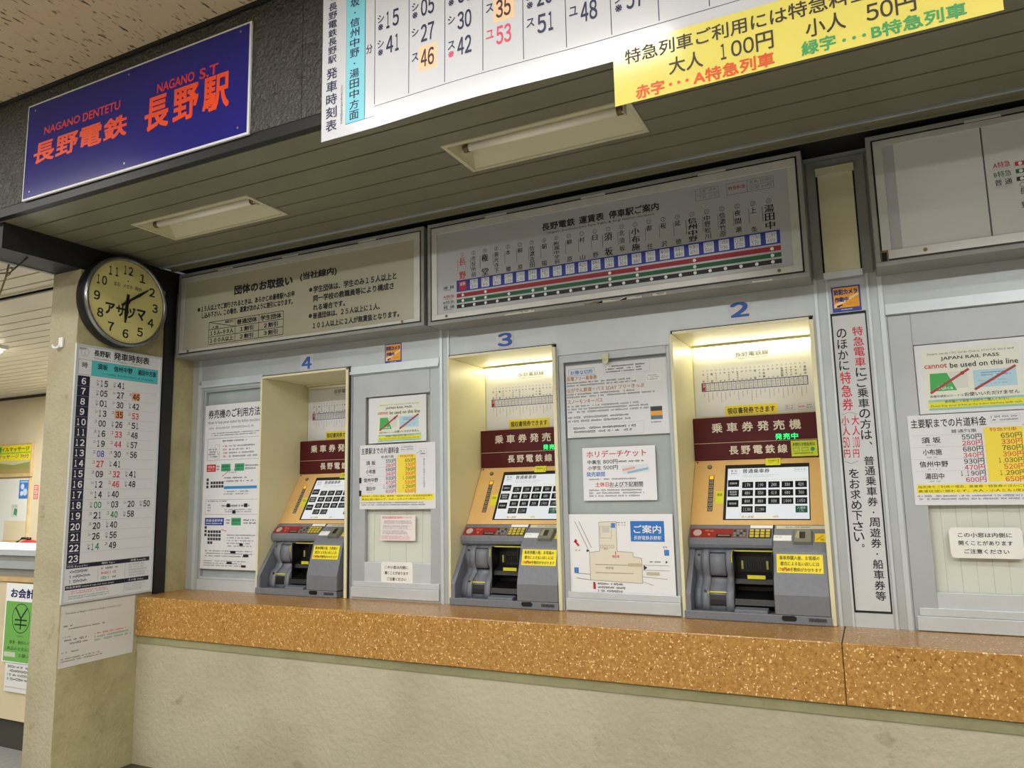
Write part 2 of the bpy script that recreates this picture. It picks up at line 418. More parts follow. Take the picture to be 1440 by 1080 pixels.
    def greek(s, u0, v0, u1, v1, rows, c=GREY, fill=0.45, dens=0.85, ragged=0.25):
        """print too small to read: rows of short broken strokes"""
        p = (v1 - v0) / rows; fill = min(0.66, fill * 1.05 + 0.06); W_ = (u1 - u0); cw = p * s.h / s.w * 0.42
        cw = min(max(cw, W_ * 0.006), W_ * 0.08)
        for r in range(rows):
            u = u0; end = u1 - W_ * ragged * s.rng.random()
            while u < end:
                l = cw * s.rng.uniform(0.5, 1.0)
                if s.rng.random() < dens:
                    a = v0 + p * (r + 0.5 - fill / 2); e = v0 + p * (r + 0.5 + fill / 2); q = s.rng.random()
                    if q < 0.4: s.rect(u, a, min(u + l, end), a + (e - a) * 0.38, c, 2); s.rect(u + l * 0.2, a + (e - a) * 0.6, min(u + l, end), e, c, 2)
                    elif q < 0.75: s.rect(u, a + (e - a) * 0.15, min(u + l * 0.35, end), e, c, 2); s.rect(u + l * 0.5, a, min(u + l, end), a + (e - a) * 0.7, c, 2)
                    else: s.rect(u, a + (e - a) * 0.3, min(u + l, end), a + (e - a) * 0.75, c, 2)
                    u += l + cw * 0.22
                else: u += l * 1.6
        return s
def front(x0, x1, z0, z1, y, base=None, thick=0.001, **k):
    return Sheet((x0, y, z1), (1, 0, 0), (0, 0, -1), x1 - x0, z1 - z0, M_PAPER if base is None else (base or None), thick, **k)
M_PAPER = mat('white_paper', (224, 225, 228), 0.5)
M_LAMI = mat('laminated_paper', (206, 208, 213), 0.14, spec=0.5)

# ================================================================== the setting
XL = -3.889       # face of the left side wall
YF = 3.355        # face of the aluminium ticket front
ZC = 0.92         # top of the counter
b = MB(); b.box(-13, 7, -6, 7.0, -0.12, 0.0, M_FLOOR); struct('floor', b, 'grey stone concourse floor')
b = MB(); b.box(-13, 7, -6, 2.1, 3.515, 3.6, M_ACOU); struct('ceiling', b, 'concourse ceiling of speckled fissured boards')
b = MB()
b.box(-13, 7, -6.1, -6, 0, 3.6, M_CREAMWALL); struct('wall_rear', b, 'cream wall behind the viewer')
b = MB(); b.box(7, 7.1, -6, 3.4, 0, 3.6, M_CREAMWALL); struct('wall_right', b, 'cream wall at the far end of the concourse')
b = MB(); b.box(-13.1, -13, -6, 7, 0, 3.6, M_CREAMWALL); struct('wall_hall', b, 'cream end wall of the hall')
# fascia over the ticket front
b = MB()
xs = [-13, -9.0, -6.0, -3.95, -1.90, 0.15, 2.2, 4.3, 7]
for i in range(len(xs) - 1):
    b.box(xs[i] + 0.0015, xs[i + 1] - 0.0015, 2.10, 2.14, 2.94, 3.6, M_FASCIA)
b.box(-13, 7, 2.106, 2.138, 2.9405, 3.6, M_DARK)
b.box(-13, 7, 2.103, 2.135, 2.893, 2.94, M_BLACK)
b.box(-13, 7, 2.09, 2.10, 3.495, 3.5148, M_BLACK)
struct('wall_fascia', b, 'black rough stone fascia above the ticket counters')
# plank soffit, cut open for the recessed lamps
LX = [(-3.362, -2.568), (-1.489, -0.703)]; LY = (2.480, 2.745)
b = MB(); ys = [2.135, 2.26, 2.393, 2.528, 2.662, 2.796, 2.932, 3.066]
for i in range(len(ys) - 1):
    ya, yb = ys[i] + 0.0045, ys[i + 1] - 0.0045
    cuts = sorted({ya, yb} | {c for c in LY if ya < c < yb})
    for j in range(len(cuts) - 1):
        c0, c1 = cuts[j], cuts[j + 1]; mid = (c0 + c1) / 2
        segs = [(-4.1, 7)]
        if LY[0] < mid < LY[1]:
            e = [-4.1]
            for p, q in LX: e += [p, q]
            e.append(7); segs = [(e[k], e[k + 1]) for k in range(0, len(e), 2)]
        for p, q in segs: b.box(p, q, c0, c1, 2.893, 2.901, M_PLANK)
b.box(-4.1, 7, 2.135, 3.45, 3.03, 3.05, M_DARK)
struct('ceiling_soffit', b, 'olive metal plank soffit over the counter')
b = MB()
b.box(-3.885, 7, 3.074, 3.086, 2.889, 2.91, M_ALU); b.box(-3.885, 7, 3.086, 3.15, 2.901, 2.912, M_PLANK); b.box(-3.885, 7, 3.15, 3.162, 2.888, 2.91, M_PLANK)
b.box(-3.885, 7, 3.162, 3.40, 2.905, 2.912, M_DARK)
struct('trim_1', b, 'metal edge trim at the back of the soffit')
# side beam
b = MB(); b.box(-4.12, XL, 2.145, 3.354, 2.757, 2.893, M_BEAM); b.box(-4.127, -4.10, 2.145, 2.56, 2.752, 2.764, M_HOUS)
struct('trim_2', b, 'black beam running back above the column')
# side wall / column
b = MB(); b.box(-4.127, XL, 2.565, 3.60, 0, 2.757, M_COLUMN)
o = struct('wall_left', b, 'cream stucco column with stained side face', bevel=0.004)
o.data.materials.append(M_SIDE)
for p in o.data.polygons:
    if p.normal.x > 0.9: p.material_index = 1
b = MB(); b.box(XL + 0.001, XL + 0.012, 3.118, 3.196, ZC + 0.002, 2.755, M_BLACK)
struct('trim_3', b, 'black upright strip beside the timetable')
# lower wall under the counter
b = MB(); b.box(XL, 7, 3.037, 3.4, 0, 0.662, M_LOWER); struct('wall_lower', b, 'cream stucco wall under the counter')
b = MB(); b.box(XL, 7, 3.031, 3.4, 0.662, 0.7035, M_BAND); struct('trim_4', b, 'grey-green band under the counter slab')  # narrow strip coloured greyer and greener than the wall below
b = MB(); b.box(XL + 0.001, 7, 2.84, 3.036, 0.0005, 0.006, mat('dark_border_tile', (66, 64, 58), 0.5, noise=(20, 0.15, 4))); struct('trim_7', b, 'dark border tile at the foot of the wall')
# counter slab
b = MB(); b.box(XL + 0.002, -0.1545, 3.018, 3.40, 0.704, ZC, M_TERR); b.box(-0.1525, 7, 3.018, 3.40, 0.704, ZC, M_TERR)
b.box(-0.16, -0.147, 3.022, 3.398, 0.706, ZC - 0.003, M_DARK)
o = b.build('counter', bevel=0.004); tag(o, 'long orange terrazzo ticket counter slab with a cracked joint', 'counter')

# ---- aluminium ticket front
TOPZ = 2.90
OPEN = [(-3.79, -3.30, 0.985, 2.146), (-3.285, -2.636, ZC, 2.178), (-2.62, -2.05, 0.93, 2.143), (-1.98, -1.3685, ZC, 2.178),
        (-1.362, -0.808, 0.925, 2.14), (-0.797, -0.185, ZC, 2.178), (-0.115, 0.022, 0.975, 2.2), (0.096, 0.78, 0.922, 2.165),
        (1.05, 1.73, 0.922, 2.165)]
px = XL + 0.0
def front_piece(x0, x1, z0, z1, m):
    q = MB(); q.box(x0, x1, YF, YF + 0.03, z0, z1, m); struct('wall_back', q, 'piece of the aluminium ticket office front')
for (x0, x1, z0, z1) in OPEN:
    front_piece(px, x0, ZC + 0.0005, TOPZ, M_ALU)
    front_piece(x0, x1, z1 + (0.0215 if z1 == 2.178 else 0), TOPZ, M_ALU)
    if z0 > ZC + 0.001: front_piece(x0, x1, ZC + 0.0005, z0, M_ALU2)
    px = x1
front_piece(px, 7, ZC + 0.0005, TOPZ, M_ALU)
b = MB()
# upright seams and slim posts of the section joints
for x, t in ((-3.832, 0.02), (-2.04, 0.016), (-1.992, 0.010), (-0.172, 0.012), (-0.124, 0.008), (0.03, 0.010), (0.072, 0.018)):
    b.box(x, x + t, YF - 0.006, YF, ZC, 2.36, M_ALU2)
for (x0, x1, z) in ((-3.82, -3.29, 2.165), (-2.63, -2.045, 2.15), (0.092, 0.79, 2.168), (1.04, 1.74, 2.168)):
    b.box(x0, x1, YF - 0.014, YF, z, z + 0.016, M_ALU2); b.box(x0, x1, YF - 0.006, YF, z + 0.016, z + 0.045, M_ALU2)
b.box(-3.82, -2.05, YF - 0.003, YF, 2.19, 2.194, M_HOUS)
struct('trim_6', b, 'slim aluminium rails and seams of the ticket front')
b = MB(); b.box(XL, 7, 3.95, 4.0, ZC, TOPZ, M_DARK); struct('wall_office', b, 'dark office wall behind the ticket front')
# pilaster panel between the two right-hand boards
b = MB(); b.box(-0.165, 0.062, YF - 0.02, YF - 0.001, 2.355, 2.87, M_HOUS)
b.box(-0.128, 0.022, YF - 0.026, YF - 0.02, 2.372, 2.80, M_DARK); b.box(-0.121, 0.016, YF - 0.028, YF - 0.02, 2.372, 2.80, M_LAMPMET)
b.box(-0.128, 0.022, YF - 0.04, YF - 0.02, 2.80, 2.832, M_LAMPMET); b.box(-0.128, 0.022, YF - 0.03, YF - 0.02, 2.345, 2.372, M_ALU2)
struct('trim_5', b, 'olive pilaster panel between the boards')

# ---- windows
def window(n, label, x0, x1, z0, z1, gx0, gx1, gz0, gz1, back, slats=0, sill=True):
    r = thing('window_%d' % n, label, None, ((x0 + x1) / 2, YF, z0), kind='structure')
    b = MB(); y0, y1 = YF + 0.004, YF + 0.026
    b.box(x0 + .001, gx0, y0, y1, z0 + .001, z1 - .001, M_ALUD); b.box(gx1, x1 - .001, y0, y1, z0 + .001, z1 - .001, M_ALUD)
    b.box(gx0, gx1, y0 - .002, y1, z0 + .001, gz0, M_ALU2); b.box(gx0, gx1, y0 - .002, y1, gz1, z1 - .001, M_ALUD)
    b.build('frame', r, bevel=0.0015)
    if sill:
        b = MB(); b.box(x0 + .01, x1 - .002, YF - 0.012, YF + 0.004, z0 + .001, z0 + 0.055, M_ALU2); b.box(x0 + .02, x1 - .002, YF - 0.006, YF + 0.003, z0 + 0.056, z0 + 0.085, M_ALU2)
        b.build('sill', r, bevel=0.0015)
    b = MB(); b.box(gx0 - .004, gx1 + .004, YF + 0.014, YF + 0.018, gz0 - .004, gz1 + .004, M_GLASS); b.build('pane', r)
    b = MB()
    if slats:
        n_ = int((gx1 - gx0) / slats) + 1
        for i in range(n_):
            xa = gx0 - .01 + i * slats
            b.box(xa, min(xa + slats - 0.0007, gx1 + .01), YF + 0.034 + (i % 2) * 0.0015, YF + 0.037 + (i % 2) * 0.0015, gz0 - .02, gz1 + .02, back)
        b.build('blind', r)
    else:
        b.box(gx0 - .004, gx1 + .004, YF + 0.028, YF + 0.034, gz0 - .01, gz1 + .01, back); b.build('back_panel', r)
    return r
window(1, 'narrow glazed panel at the left end holding the instruction sheet', -3.79, -3.30, 0.985, 2.146, -3.775, -3.305, 1.0, 2.135, M_BACKP, sill=False)
w3 = window(2, 'small service window between machines 4 and 3', -2.62, -2.05, 0.93, 2.143, -2.53, -2.107, 1.116, 2.015, M_SLAT, slats=0.052)
b = MB(); b.box(-2.565, -2.553, YF - 0.004, YF + 0.006, 1.47, 1.50, M_BLACK); b.box(-2.565, -2.553, YF - 0.004, YF + 0.006, 1.54, 1.57, M_BLACK); b.build('latch', w3)
w4 = window(3, 'tall sliding panel between machines 3 and 2', -1.362, -0.808, 0.925, 2.14, -1.335, -0.824, 0.975, 2.102, M_BACKP)
b = MB(); b.box(-1.13, -1.10, YF - 0.012, YF + 0.004, 2.09, 2.125, M_LAMPMET); b.cyl((-1.115, YF - 0.004, 2.09), (0, -1, 0), 0.015, 0.008, M_LAMPMET, 16); b.build('latch', w4)
window(4, 'service window at the right edge', 0.096, 0.78, 0.922, 2.165, 0.18, 0.70, 1.066, 2.035, M_SLAT, slats=0.052)
window(5, 'service window beyond the right edge', 1.05, 1.73, 0.922, 2.165, 1.13, 1.65, 1.066, 2.035, M_SLAT, slats=0.052)

# ---- alcoves for the ticket machines
def alcove(x0, x1, label):
    """x0..x1 is the opening; the machine bay inside it"""
    r = thing('machine_alcove', label, 'alcove', (x0, YF, ZC), group='ivory alcoves around the ticket machines')
    xi0, xi1 = x0 - 0.002, x1
    y0, y1 = 3.336, 3.745
    for xa, xb in ((x0 - 0.010, x0 + 0.004), (x1 - 0.018, x1)):
        b = MB(); b.box(xa, xb, y0, y1, ZC + .001, 2.183, M_IVORY); b.build('side_panel', r, bevel=0.002)
    b = MB(); b.box(x0 + .004, x1 - .018, y0 + .004, y1, 2.183, 2.195, M_IVORY); b.build('top_panel', r)
    b = MB(); b.box(x0 + .004, x1 - .018, 3.745, 3.76, ZC + .001, 2.195, M_IVORY); b.build('back_panel', r)
    b = MB(); b.box(x0 - 0.006, x1 - .001, y0 + .010, y0 + .018, 2.1955, 2.2005, M_MBLACK)
    if x1 - x0 > 0.63: b.box(x1 + .0005, x1 + .007, y0 + .008, y0 + .018, ZC + .001, 2.2005, M_MBLACK)
    b.build('seal', r)
    return r
alcove(-3.285, -2.636, 'unlit ivory alcove around the machine under the number 4')
alcove(-1.978, -1.3685, 'lit ivory alcove around the machine under the number 3')
alcove(-0.790, -0.182, 'lit ivory alcove around the machine under the number 2')
M_TUBEON = mat('lit_tube', (255, 250, 214), 0.4, emit=((255, 248, 214), 19.0))
def alcove_lamp(x0, on, label):
    r = thing('alcove_lamp', label, 'lamp', (x0, 3.72, 2.15), group='slim lamps at the top of the alcoves')
    b = MB(); b.box(x0 + .012, x0 + .575, 3.700, 3.740, 2.172, 2.182, M_IVORY); b.build('base', r)
    b = MB(); b.cyl((x0 + .022, 3.722, 2.163), (1, 0, 0), 0.0085, 0.545, M_TUBEON if on else M_TUBEOFF, 12); b.build('tube', r)
alcove_lamp(-3.270, False, 'switched-off slim lamp at the top of the alcove under the number 4')
alcove_lamp(-1.975, True, 'glowing slim lamp at the top of the alcove under the number 3')
alcove_lamp(-0.788, True, 'glowing slim lamp at the top of the alcove under the number 2')

# ---- recessed lamps in the soffit (switched off)
def recessed(x0, x1, label):
    y0, y1 = LY; z = 2.893
    r = thing('recessed_light', label, 'light', ((x0 + x1) / 2, (y0 + y1) / 2, z), group='recessed lamps in the plank soffit')
    b = MB(); t = 0.012
    for q in ((x0 - .006, x1 + .006, y0 - .006, y0 + t), (x0 - .006, x1 + .006, y1 - t, y1 + .006), (x0 - .006, x0 + t, y0 + t, y1 - t), (x1 - t, x1 + .006, y0 + t, y1 - t)):
        b.box(q[0], q[1], q[2], q[3], z - .005, z + .003, M_LAMPMET)
    b.build('rim', r)
    b = MB(); a0, a1, c0, c1 = x0 + t, x1 - t, y0 + t, y1 - t; zt = z + 0.085
    P = [(a0, c0, z), (a1, c0, z), (a1, c1, z), (a0, c1, z), (a0 + .045, c0 + .015, zt), (a1 - .045, c0 + .015, zt), (a1 - .045, c1 - .105, zt), (a0 + .045, c1 - .105, zt)]
    b.add(P, [(0, 4, 5, 1), (1, 5, 6, 2), (2, 6, 7, 3), (3, 7, 4, 0), (4, 7, 6, 5)], M_LAMPMET)
    b.build('reflector', r)
    b = MB(); b.cyl((x0 + .070, y0 + .100, z + .020), (1, 0, 0), 0.0165, x1 - x0 - .14, M_TUBEOFF, 20); b.build('tube', r)
    for xx, sg in ((x0 + .045, 1), (x1 - .045, -1)):
        b = MB(); b.cyl((xx, y0 + .100, z + .020), (sg, 0, 0), 0.0175, 0.026, M_BRASS, 16); b.box(xx - .004, xx + .004, y0 + .087, y0 + .123, z + .004, z + .085, M_LAMPMET); b.build('socket', r)
recessed(*LX[0], 'unlit recessed soffit lamp above the group travel board')
recessed(*LX[1], 'unlit recessed soffit lamp above the wide fare table board')

# ================================================================== overhead boards
STN = ['長野', '市役所前', '権堂', '善光寺下', '本郷', '桐原', '信濃吉田', '朝陽', '附属中学前', '柳原', '村山', '日野', '須坂', '北須坂', '小布施', '都住', '桜沢', '延徳', '信州中野', '中野松川', '信濃竹原', '夜間瀬', '上条', '湯田中']
FARE = [None, (170, 90), (170, 90), (170, 90), (190, 100), (190, 100), (240, 120), (320, 170), (330, 170), (330, 170), (420, 210), (480, 240), (550, 280), (610, 310), (680, 340), (760, 380), (800, 400), (880, 440), (930, 470), (1000, 500), (1050, 530), (1130, 570), (1130, 570), (1190, 600)]
MAJOR = (0, 2, 12, 14, 18, 23)
YB = 3.195
BOARDBG = mat('grey_acrylic_board', (172, 174, 178), 0.3); BOARDBG2 = mat('yellowed_acrylic_board', (172, 168, 146), 0.3)
def board(label, x0, x1, z0, z1, gx0, gx1, gz0, gz1, base, dots):
    r = thing('notice_board', label, 'board', ((x0 + x1) / 2, (YB + YF) / 2, z0), group='shallow framed boards above the ticket front')
    b = MB(); b.box(x0, x1, YB + .004, YF - .002, z0, z1, M_HOUS); b.build('housing', r, bevel=0.003)
    b = MB(); t = 0.018
    for q in ((x0, x1, z0, z0 + t), (x0, x1, z1 - t, z1), (x0, x0 + t, z0 + t, z1 - t), (x1 - t, x1, z0 + t, z1 - t)): b.box(q[0], q[1], YB - .004, YB + .004, q[2], q[3], M_HOUS)
    b.build('rim', r, bevel=0.0015)
    b = MB(); b.box(x0 + t, x1 - t, YB + .0005, YB + .004, z0 + t, z1 - t, M_MBLACK); b.build('gasket', r)
    b = MB(); a0, a1, c0, c1 = x0 + t + .007, x1 - t - .007, z0 + t + .007, z1 - t - .008
    b.box(a0, a1, YB - .006, YB + .0005, c0, gz0, M_FRAME); b.box(a0, a1, YB - .006, YB + .0005, gz1, c1, M_FRAME)
    b.box(a0, gx0, YB - .005, YB + .0005, gz0, gz1, M_FRAME); b.box(gx1, a1, YB - .005, YB + .0005, gz0, gz1, M_FRAME)
    f = b.build('door_frame', r, bevel=0.001)
    for x in dots:
        b = MB(); b.cyl((x, YB - .006, (gz0 + c0) / 2), (0, -1, 0), 0.0075, 0.002, M_BRASS, 14); b.build('lock', f)
    for u in (0.22, 0.5, 0.8):
        b = MB(); b.box(x0 + (x1 - x0) * u - .06, x0 + (x1 - x0) * u + .06, YB - .0065, YB - .0045, z1 - t - .006, z1 - t + .004, M_FRAME); b.build('hinge', f)
    s = front(gx0, gx1, gz0, gz1, YB - .001, base, 0.002)
    return r, s
# -- left: group travel
r, s = board('yellowed board on group travel with a small discount table', -3.861, -2.036, 2.342, 2.875, -3.803, -2.098, 2.383, 2.815, BOARDBG2, (-3.755, -2.17))
s.text('団体のお取扱い', 0.246, 0.175, 0.513, 0.31, K, 0.04); s.text('(当社線内)', 0.545, 0.165, 0.70, 0.285, K, 0.03)
s.disc(0.074, 0.435, 0.012, K); s.text('１５人以上でご旅行されるときは、あらかじめ最寄駅へお申', 0.086, 0.39, 0.522, 0.475, K, 0.03)
s.text('し込み下さい。この場合、運賃が次のように割引になります。', 0.09, 0.49, 0.515, 0.575, K, 0.03)
s.disc(0.592, 0.42, 0.012, K); s.text('学生団体は、学生のみ１５人以上と', 0.603, 0.375, 0.935, 0.47, K, 0.03)
s.text('同一学校の教職員等により構成さ', 0.603, 0.50, 0.925, 0.59, K, 0.03); s.text('れる場合です。', 0.603, 0.625, 0.735, 0.71, K, 0.03)
s.disc(0.592, 0.77, 0.012, K); s.text('普通団体は、２５人以上に１人、', 0.603, 0.735, 0.872, 0.82, K, 0.03)
s.text('１０１人以上に２人が無賃扱となります。', 0.603, 0.865, 0.945, 0.95, K, 0.03)
U = (0.128, 0.255, 0.365, 0.475); Vv = (0.645, 0.755, 0.86, 0.965)
for u in U: s.line(u, Vv[0], u, Vv[3], 0.0035, K)
for v in Vv: s.line(U[0], v, U[3], v, 0.0035, K)
s.line(U[0], Vv[0], U[1], Vv[1], 0.0035, K)
s.text('種別', 0.205, 0.655, 0.245, 0.695, K); s.text('人員', 0.142, 0.705, 0.175, 0.748, K)
for i, (t, u, v) in enumerate((('普通団体', 1, 0), ('学生団体', 2, 0), ('１５人~９９人', 0, 1), ('１割引', 1, 1), ('２割引', 2, 1), ('１００人以上', 0, 2), ('２割引', 1, 2), ('３割引', 2, 2))):
    m_ = 0.008 if len(t) > 3 else 0.024
    s.text(t, U[u] + m_, Vv[v] + 0.018, U[u + 1] - m_, Vv[v + 1] - 0.018, K, 0.03)
s.mb.build('display_panel', r)

def chart(s, x0, x1, vb, small=False):
    """the row of stations and fares; vb = (station top, station bottom, blue top, blue bottom)"""
    n = 24; st = (x1 - x0) / n; ta, tb, b0, b1 = vb
    blue = (34, 52, 150)
    if not small: s.rect(x0 - st * 0.05, b0, x1 + st * 0.05, b1, blue)
    else: s.frame(x0, b0, x1, b1, 0.0035, blue)
    for i, nm in enumerate(STN):
        c = x0 + st * (i + 0.5); big = i in MAJOR; hw = st * (0.30 if big else 0.20)
        col = (196, 40, 48) if i == 0 else K
        if small:
            hw *= 0.9; s.rect(x0 + st * i - 0.0020, b0, x0 + st * i + 0.0020, b1, blue)
        h = s.w / s.h; ln = len(nm); ch = 2 * hw * h
        if ln == 2: s.text(nm[0], c - hw, ta, c + hw, ta + ch, col, 0.03 if big else 0.012, 2, 1); s.text(nm[1], c - hw, tb - ch, c + hw, tb, col, 0.03 if big else 0.012, 2, 1)
        else:
            hh = (tb - ta) / ln
            for k, q in enumerate(nm): s.text(q, c - hw, ta + hh * k, c + hw, ta + hh * k + min(hh * 0.9, ch), col, 0.03 if big else 0.012, 2, 1)
        s.disc(c, ta - 0.040, 0.011 if not small else 0.004, col, 1, 14, 0.0015 if not small else 0.0008)
        if not small: s.text(str(i + 1), c - st * .08, ta - 0.055, c + st * .08, ta - 0.025, col, 0, 2, 1)
        s.rect(c - hw * 1.5, ta + 0.01, c - hw * 1.35, ta + (tb - ta) * 0.62, (150, 110, 110) if i == 0 else GREY) if not small else s.rect(c - st * .04, b1 + 0.02, c + st * .04, b1 + 0.02 + 0.018 * (3 + (i * 5) % 7), (170, 90, 90) if i == 0 else (120, 126, 140))
        bx = st * 0.34
        if i == 0:
            s.rect(c - bx, b0 + (b1 - b0) * 0.12, c + bx, b1 - (b1 - b0) * 0.10, (176, 34, 44), 2)
            s.text('当駅', c - bx * .75, b0 + (b1 - b0) * .2, c + bx * .75, b0 + (b1 - b0) * .5, WHITE, 0, 3, 1)
        else:
            if not small: s.rect(c - bx, b0 + (b1 - b0) * 0.10, c + bx, b1 - (b1 - b0) * 0.10, (206, 210, 214), 2)
            a, d = FARE[i]
            tx = (60, 62, 78)
            s.text(str(a), c - bx * .8, b0 + (b1 - b0) * .16, c + bx * .8, b0 + (b1 - b0) * .46, tx, 0, 3, 1)
            s.text(str(d), c - bx * .7, b0 + (b1 - b0) * .54, c + bx * .7, b0 + (b1 - b0) * .84, tx, 0, 3, 1)
# -- middle: wide fare table
r, s = board('wide grey fare table board with blue, red, green and black station lines', -2.013, -0.173, 2.334, 2.875, -1.955, -0.232, 2.386, 2.813, BOARDBG, (-1.90, -0.29))
s.text('長野電鉄', 0.345, 0.105, 0.445, 0.195, K, 0.02); s.text('運賃表', 0.457, 0.105, 0.529, 0.195, K, 0.02); s.text('停車駅ご案内', 0.543, 0.105, 0.68, 0.195, K, 0.02)
s.text('Nagano Dentetsu Line Fare Table & Stop Station Guidance', 0.362, 0.212, 0.668, 0.245, K, 0, 2, 1)
chart(s, 0.068, 0.972, (0.345, 0.605, 0.615, 0.755))
st = (0.972 - 0.068) / 24
for v0, v1, c, dots in ((0.775, 0.825, (150, 30, 44), (0, 2, 12, 14, 18, 23)), (0.845, 0.890, (22, 92, 56), (0, 1, 2, 4, 6, 7, 12, 14, 18, 23)), (0.910, 0.955, (24, 26, 28), range(24))):
    s.rect(0.068 - st * .05, v0, 0.972 + st * .05, v1, c)
    for i in dots: s.disc(0.068 + st * (i + .5), (v0 + v1) / 2, 0.0075, (226, 228, 228), 2, 14)
for t, v, c in (('運 賃', 0.665, K), ('A特急', 0.775, (176, 40, 48)), ('B特急', 0.845, (30, 110, 70)), ('普 通', 0.905, K)):
    s.text(t, 0.020, v, 0.058, v + 0.038, c, 0.01, 2, 1); s.greek(0.022, v + .042, 0.056, v + .058, 1, c)
s.frame(0.776, 0.05, 0.835, 0.175, 0.0015, GREY); s.line(0.776, 0.112, 0.835, 0.112, 0.0015, GREY)
for a, q in ((0.785, '上段'), (0.812, '大人')): s.text(q, a, 0.062, a + 0.018, 0.095, GREY, 0, 2, 1)
for a, q in ((0.785, '下段'), (0.812, '小児')): s.text(q, a, 0.125, a + 0.018, 0.158, GREY, 0, 2, 1)
s.frame(0.855, 0.05, 0.968, 0.175, 0.0015, GREY); s.line(0.905, 0.112, 0.968, 0.112, 0.0015, GREY); s.line(0.905, 0.05, 0.905, 0.175, 0.0015, GREY)
s.text('特急料金', 0.859, 0.085, 0.901, 0.125, (176, 40, 48), 0.01, 2, 1)
s.text('大人 100円', 0.910, 0.062, 0.962, 0.098, GREY, 0, 2, 1); s.text('小児 50円', 0.910, 0.125, 0.962, 0.16, GREY, 0, 2, 1)
s.greek(0.925, 0.968, 0.975, 0.982, 1, GREY)
s.mb.build('display_panel', r)
pp = MB(); rr_ = random.Random(3)
for xc, wd in ((-1.52, 0.05), (-1.44, 0.03), (-1.11, 0.045), (-1.02, 0.07), (-0.93, 0.05), (-0.80, 0.03), (-0.36, 0.04)):
    P = [(xc + wd * (i / 5 - 0.5) * 2, 2.3365 + rr_.uniform(0.001, 0.011)) for i in range(6)] + [(xc + wd, 2.3352), (xc - wd, 2.3352)]
    pp.add([(x, YB - 0.0046, z) for x, z in P], [tuple(range(len(P) - 1, -1, -1))], ink((206, 200, 186)) if rr_.random() < 0.6 else ink((128, 98, 66)))
pp.build('peeled_paint', r)
# -- right: board with two blank white sheets
r, s = board('half-empty grey board with a blank white panel at the upper right', 0.072, 1.912, 2.334, 2.875, 0.130, 1.852, 2.394, 2.824, BOARDBG, (0.245, 1.79))
wp = mat('off_white_panel', (206, 207, 204), 0.5)
s.rect(0.023, 0.0, 0.195, 1, wp); s.rect(0.197, 0.0, 0.97, 1, wp, 2); s.rect(0.194, 0, 0.197, 1, GREY)
for t, v, c in (('A特急', 0.345, (176, 40, 48)), ('B特急', 0.43, (30, 110, 70)), ('普 通', 0.505, K)):
    s.text(t, 0.211, v, 0.243, v + 0.055, c, 0.02, 3, 1); s.greek(0.209, v + .060, 0.243, v + .074, 1, c)
for v, c in ((0.370, (190, 30, 48)), (0.438, (22, 100, 60)), (0.508, (24, 26, 28))):
    s.rect(0.251, v, 0.95, v + 0.038, c, 3)
    for i in range(24): s.disc(0.2605 + i * 0.0295, v + 0.019, 0.0065, (226, 228, 228), 4, 14)
for i, nm in enumerate(STN):
    c = 0.2605 + i * 0.0295; s.vtext(nm if len(nm) > 2 else nm[0] + ' ' + nm[1], c - 0.006, c + 0.006, 0.61, 0.80, K, 0.015, 3, 1)
    s.disc(c, 0.582, 0.009, K, 3, 14, 0.0015)
b = s.mb; b.build('display_panel', r)
b = MB(); b.box(0.0915, 0.118, YB - .0075, YB - .0055, 2.352, 2.395, M_BRASS); b.box(0.094, 0.112, YB - .0085, YB - .0065, 2.352, 2.386, M_DARK); b.build('rust_patch', r)

# ================================================================== station sign on the fascia
NAVY = mat('navy_enamel', (27, 29, 126), 0.18, spec=0.5)
r = thing('station_sign', 'navy blue sign with orange-red characters and white border on the black fascia', 'sign', (-2.9, 2.09, 2.93))
b = MB(); b.box(-3.651, -2.164, 2.0885, 2.0995, 2.9345, 3.4305, mat('white_edge', (226, 226, 222), 0.4)); b.build('border_frame', r, bevel=0.002)
s = front(-3.641, -2.174, 2.9445, 3.4205, 2.0870, NAVY, 0.0012)
ORG = mat('orange_red_lettering', (244, 78, 26), 0.4); RO = mat('red_lettering', (216, 50, 44), 0.4)
def su(x): return (x + 3.627) / 1.46
def sv(z): return (3.414 - z) / 0.474
s.text('NAGANO', su(-3.493), sv(3.280), su(-3.225), sv(3.240), RO, 0.018, 2, 3); s.text('DENTETU', su(-3.205), sv(3.279), su(-2.945), sv(3.236), RO, 0.018, 2, 3)
s.text('NAGANO', su(-2.704), sv(3.290), su(-2.475), sv(3.246), RO, 0.018, 2, 3); s.text('S.T', su(-2.445), sv(3.288), su(-2.335), sv(3.240), RO, 0.018, 2, 3)
for i, ch in enumerate('長野電鉄'):
    a = -3.565 + i * 0.171; s.text(ch, su(a), sv(3.205), su(a + 0.160), sv(3.100), ORG, 0.025, 2, 3, slant=0.015)
for i, ch in enumerate('長野駅'):
    a = -2.776 + i * 0.178; s.text(ch, su(a), sv(3.235), su(a + 0.152), sv(3.078), ORG, 0.025, 2, 3, slant=0.0)
f = s.mb.build('sign_face', r)
for x, z in ((-3.575, 3.385), (-2.895, 3.388), (-2.213, 3.390), (-3.577, 2.967), (-2.895, 2.964), (-2.214, 2.968)):
    b = MB(); b.cyl((x * 1.0035, 2.0868, 1.5 + (z - 1.5) * 1.0035), (0, -1, 0), 0.005, 0.002, M_STEEL, 12); b.build('screw', f)

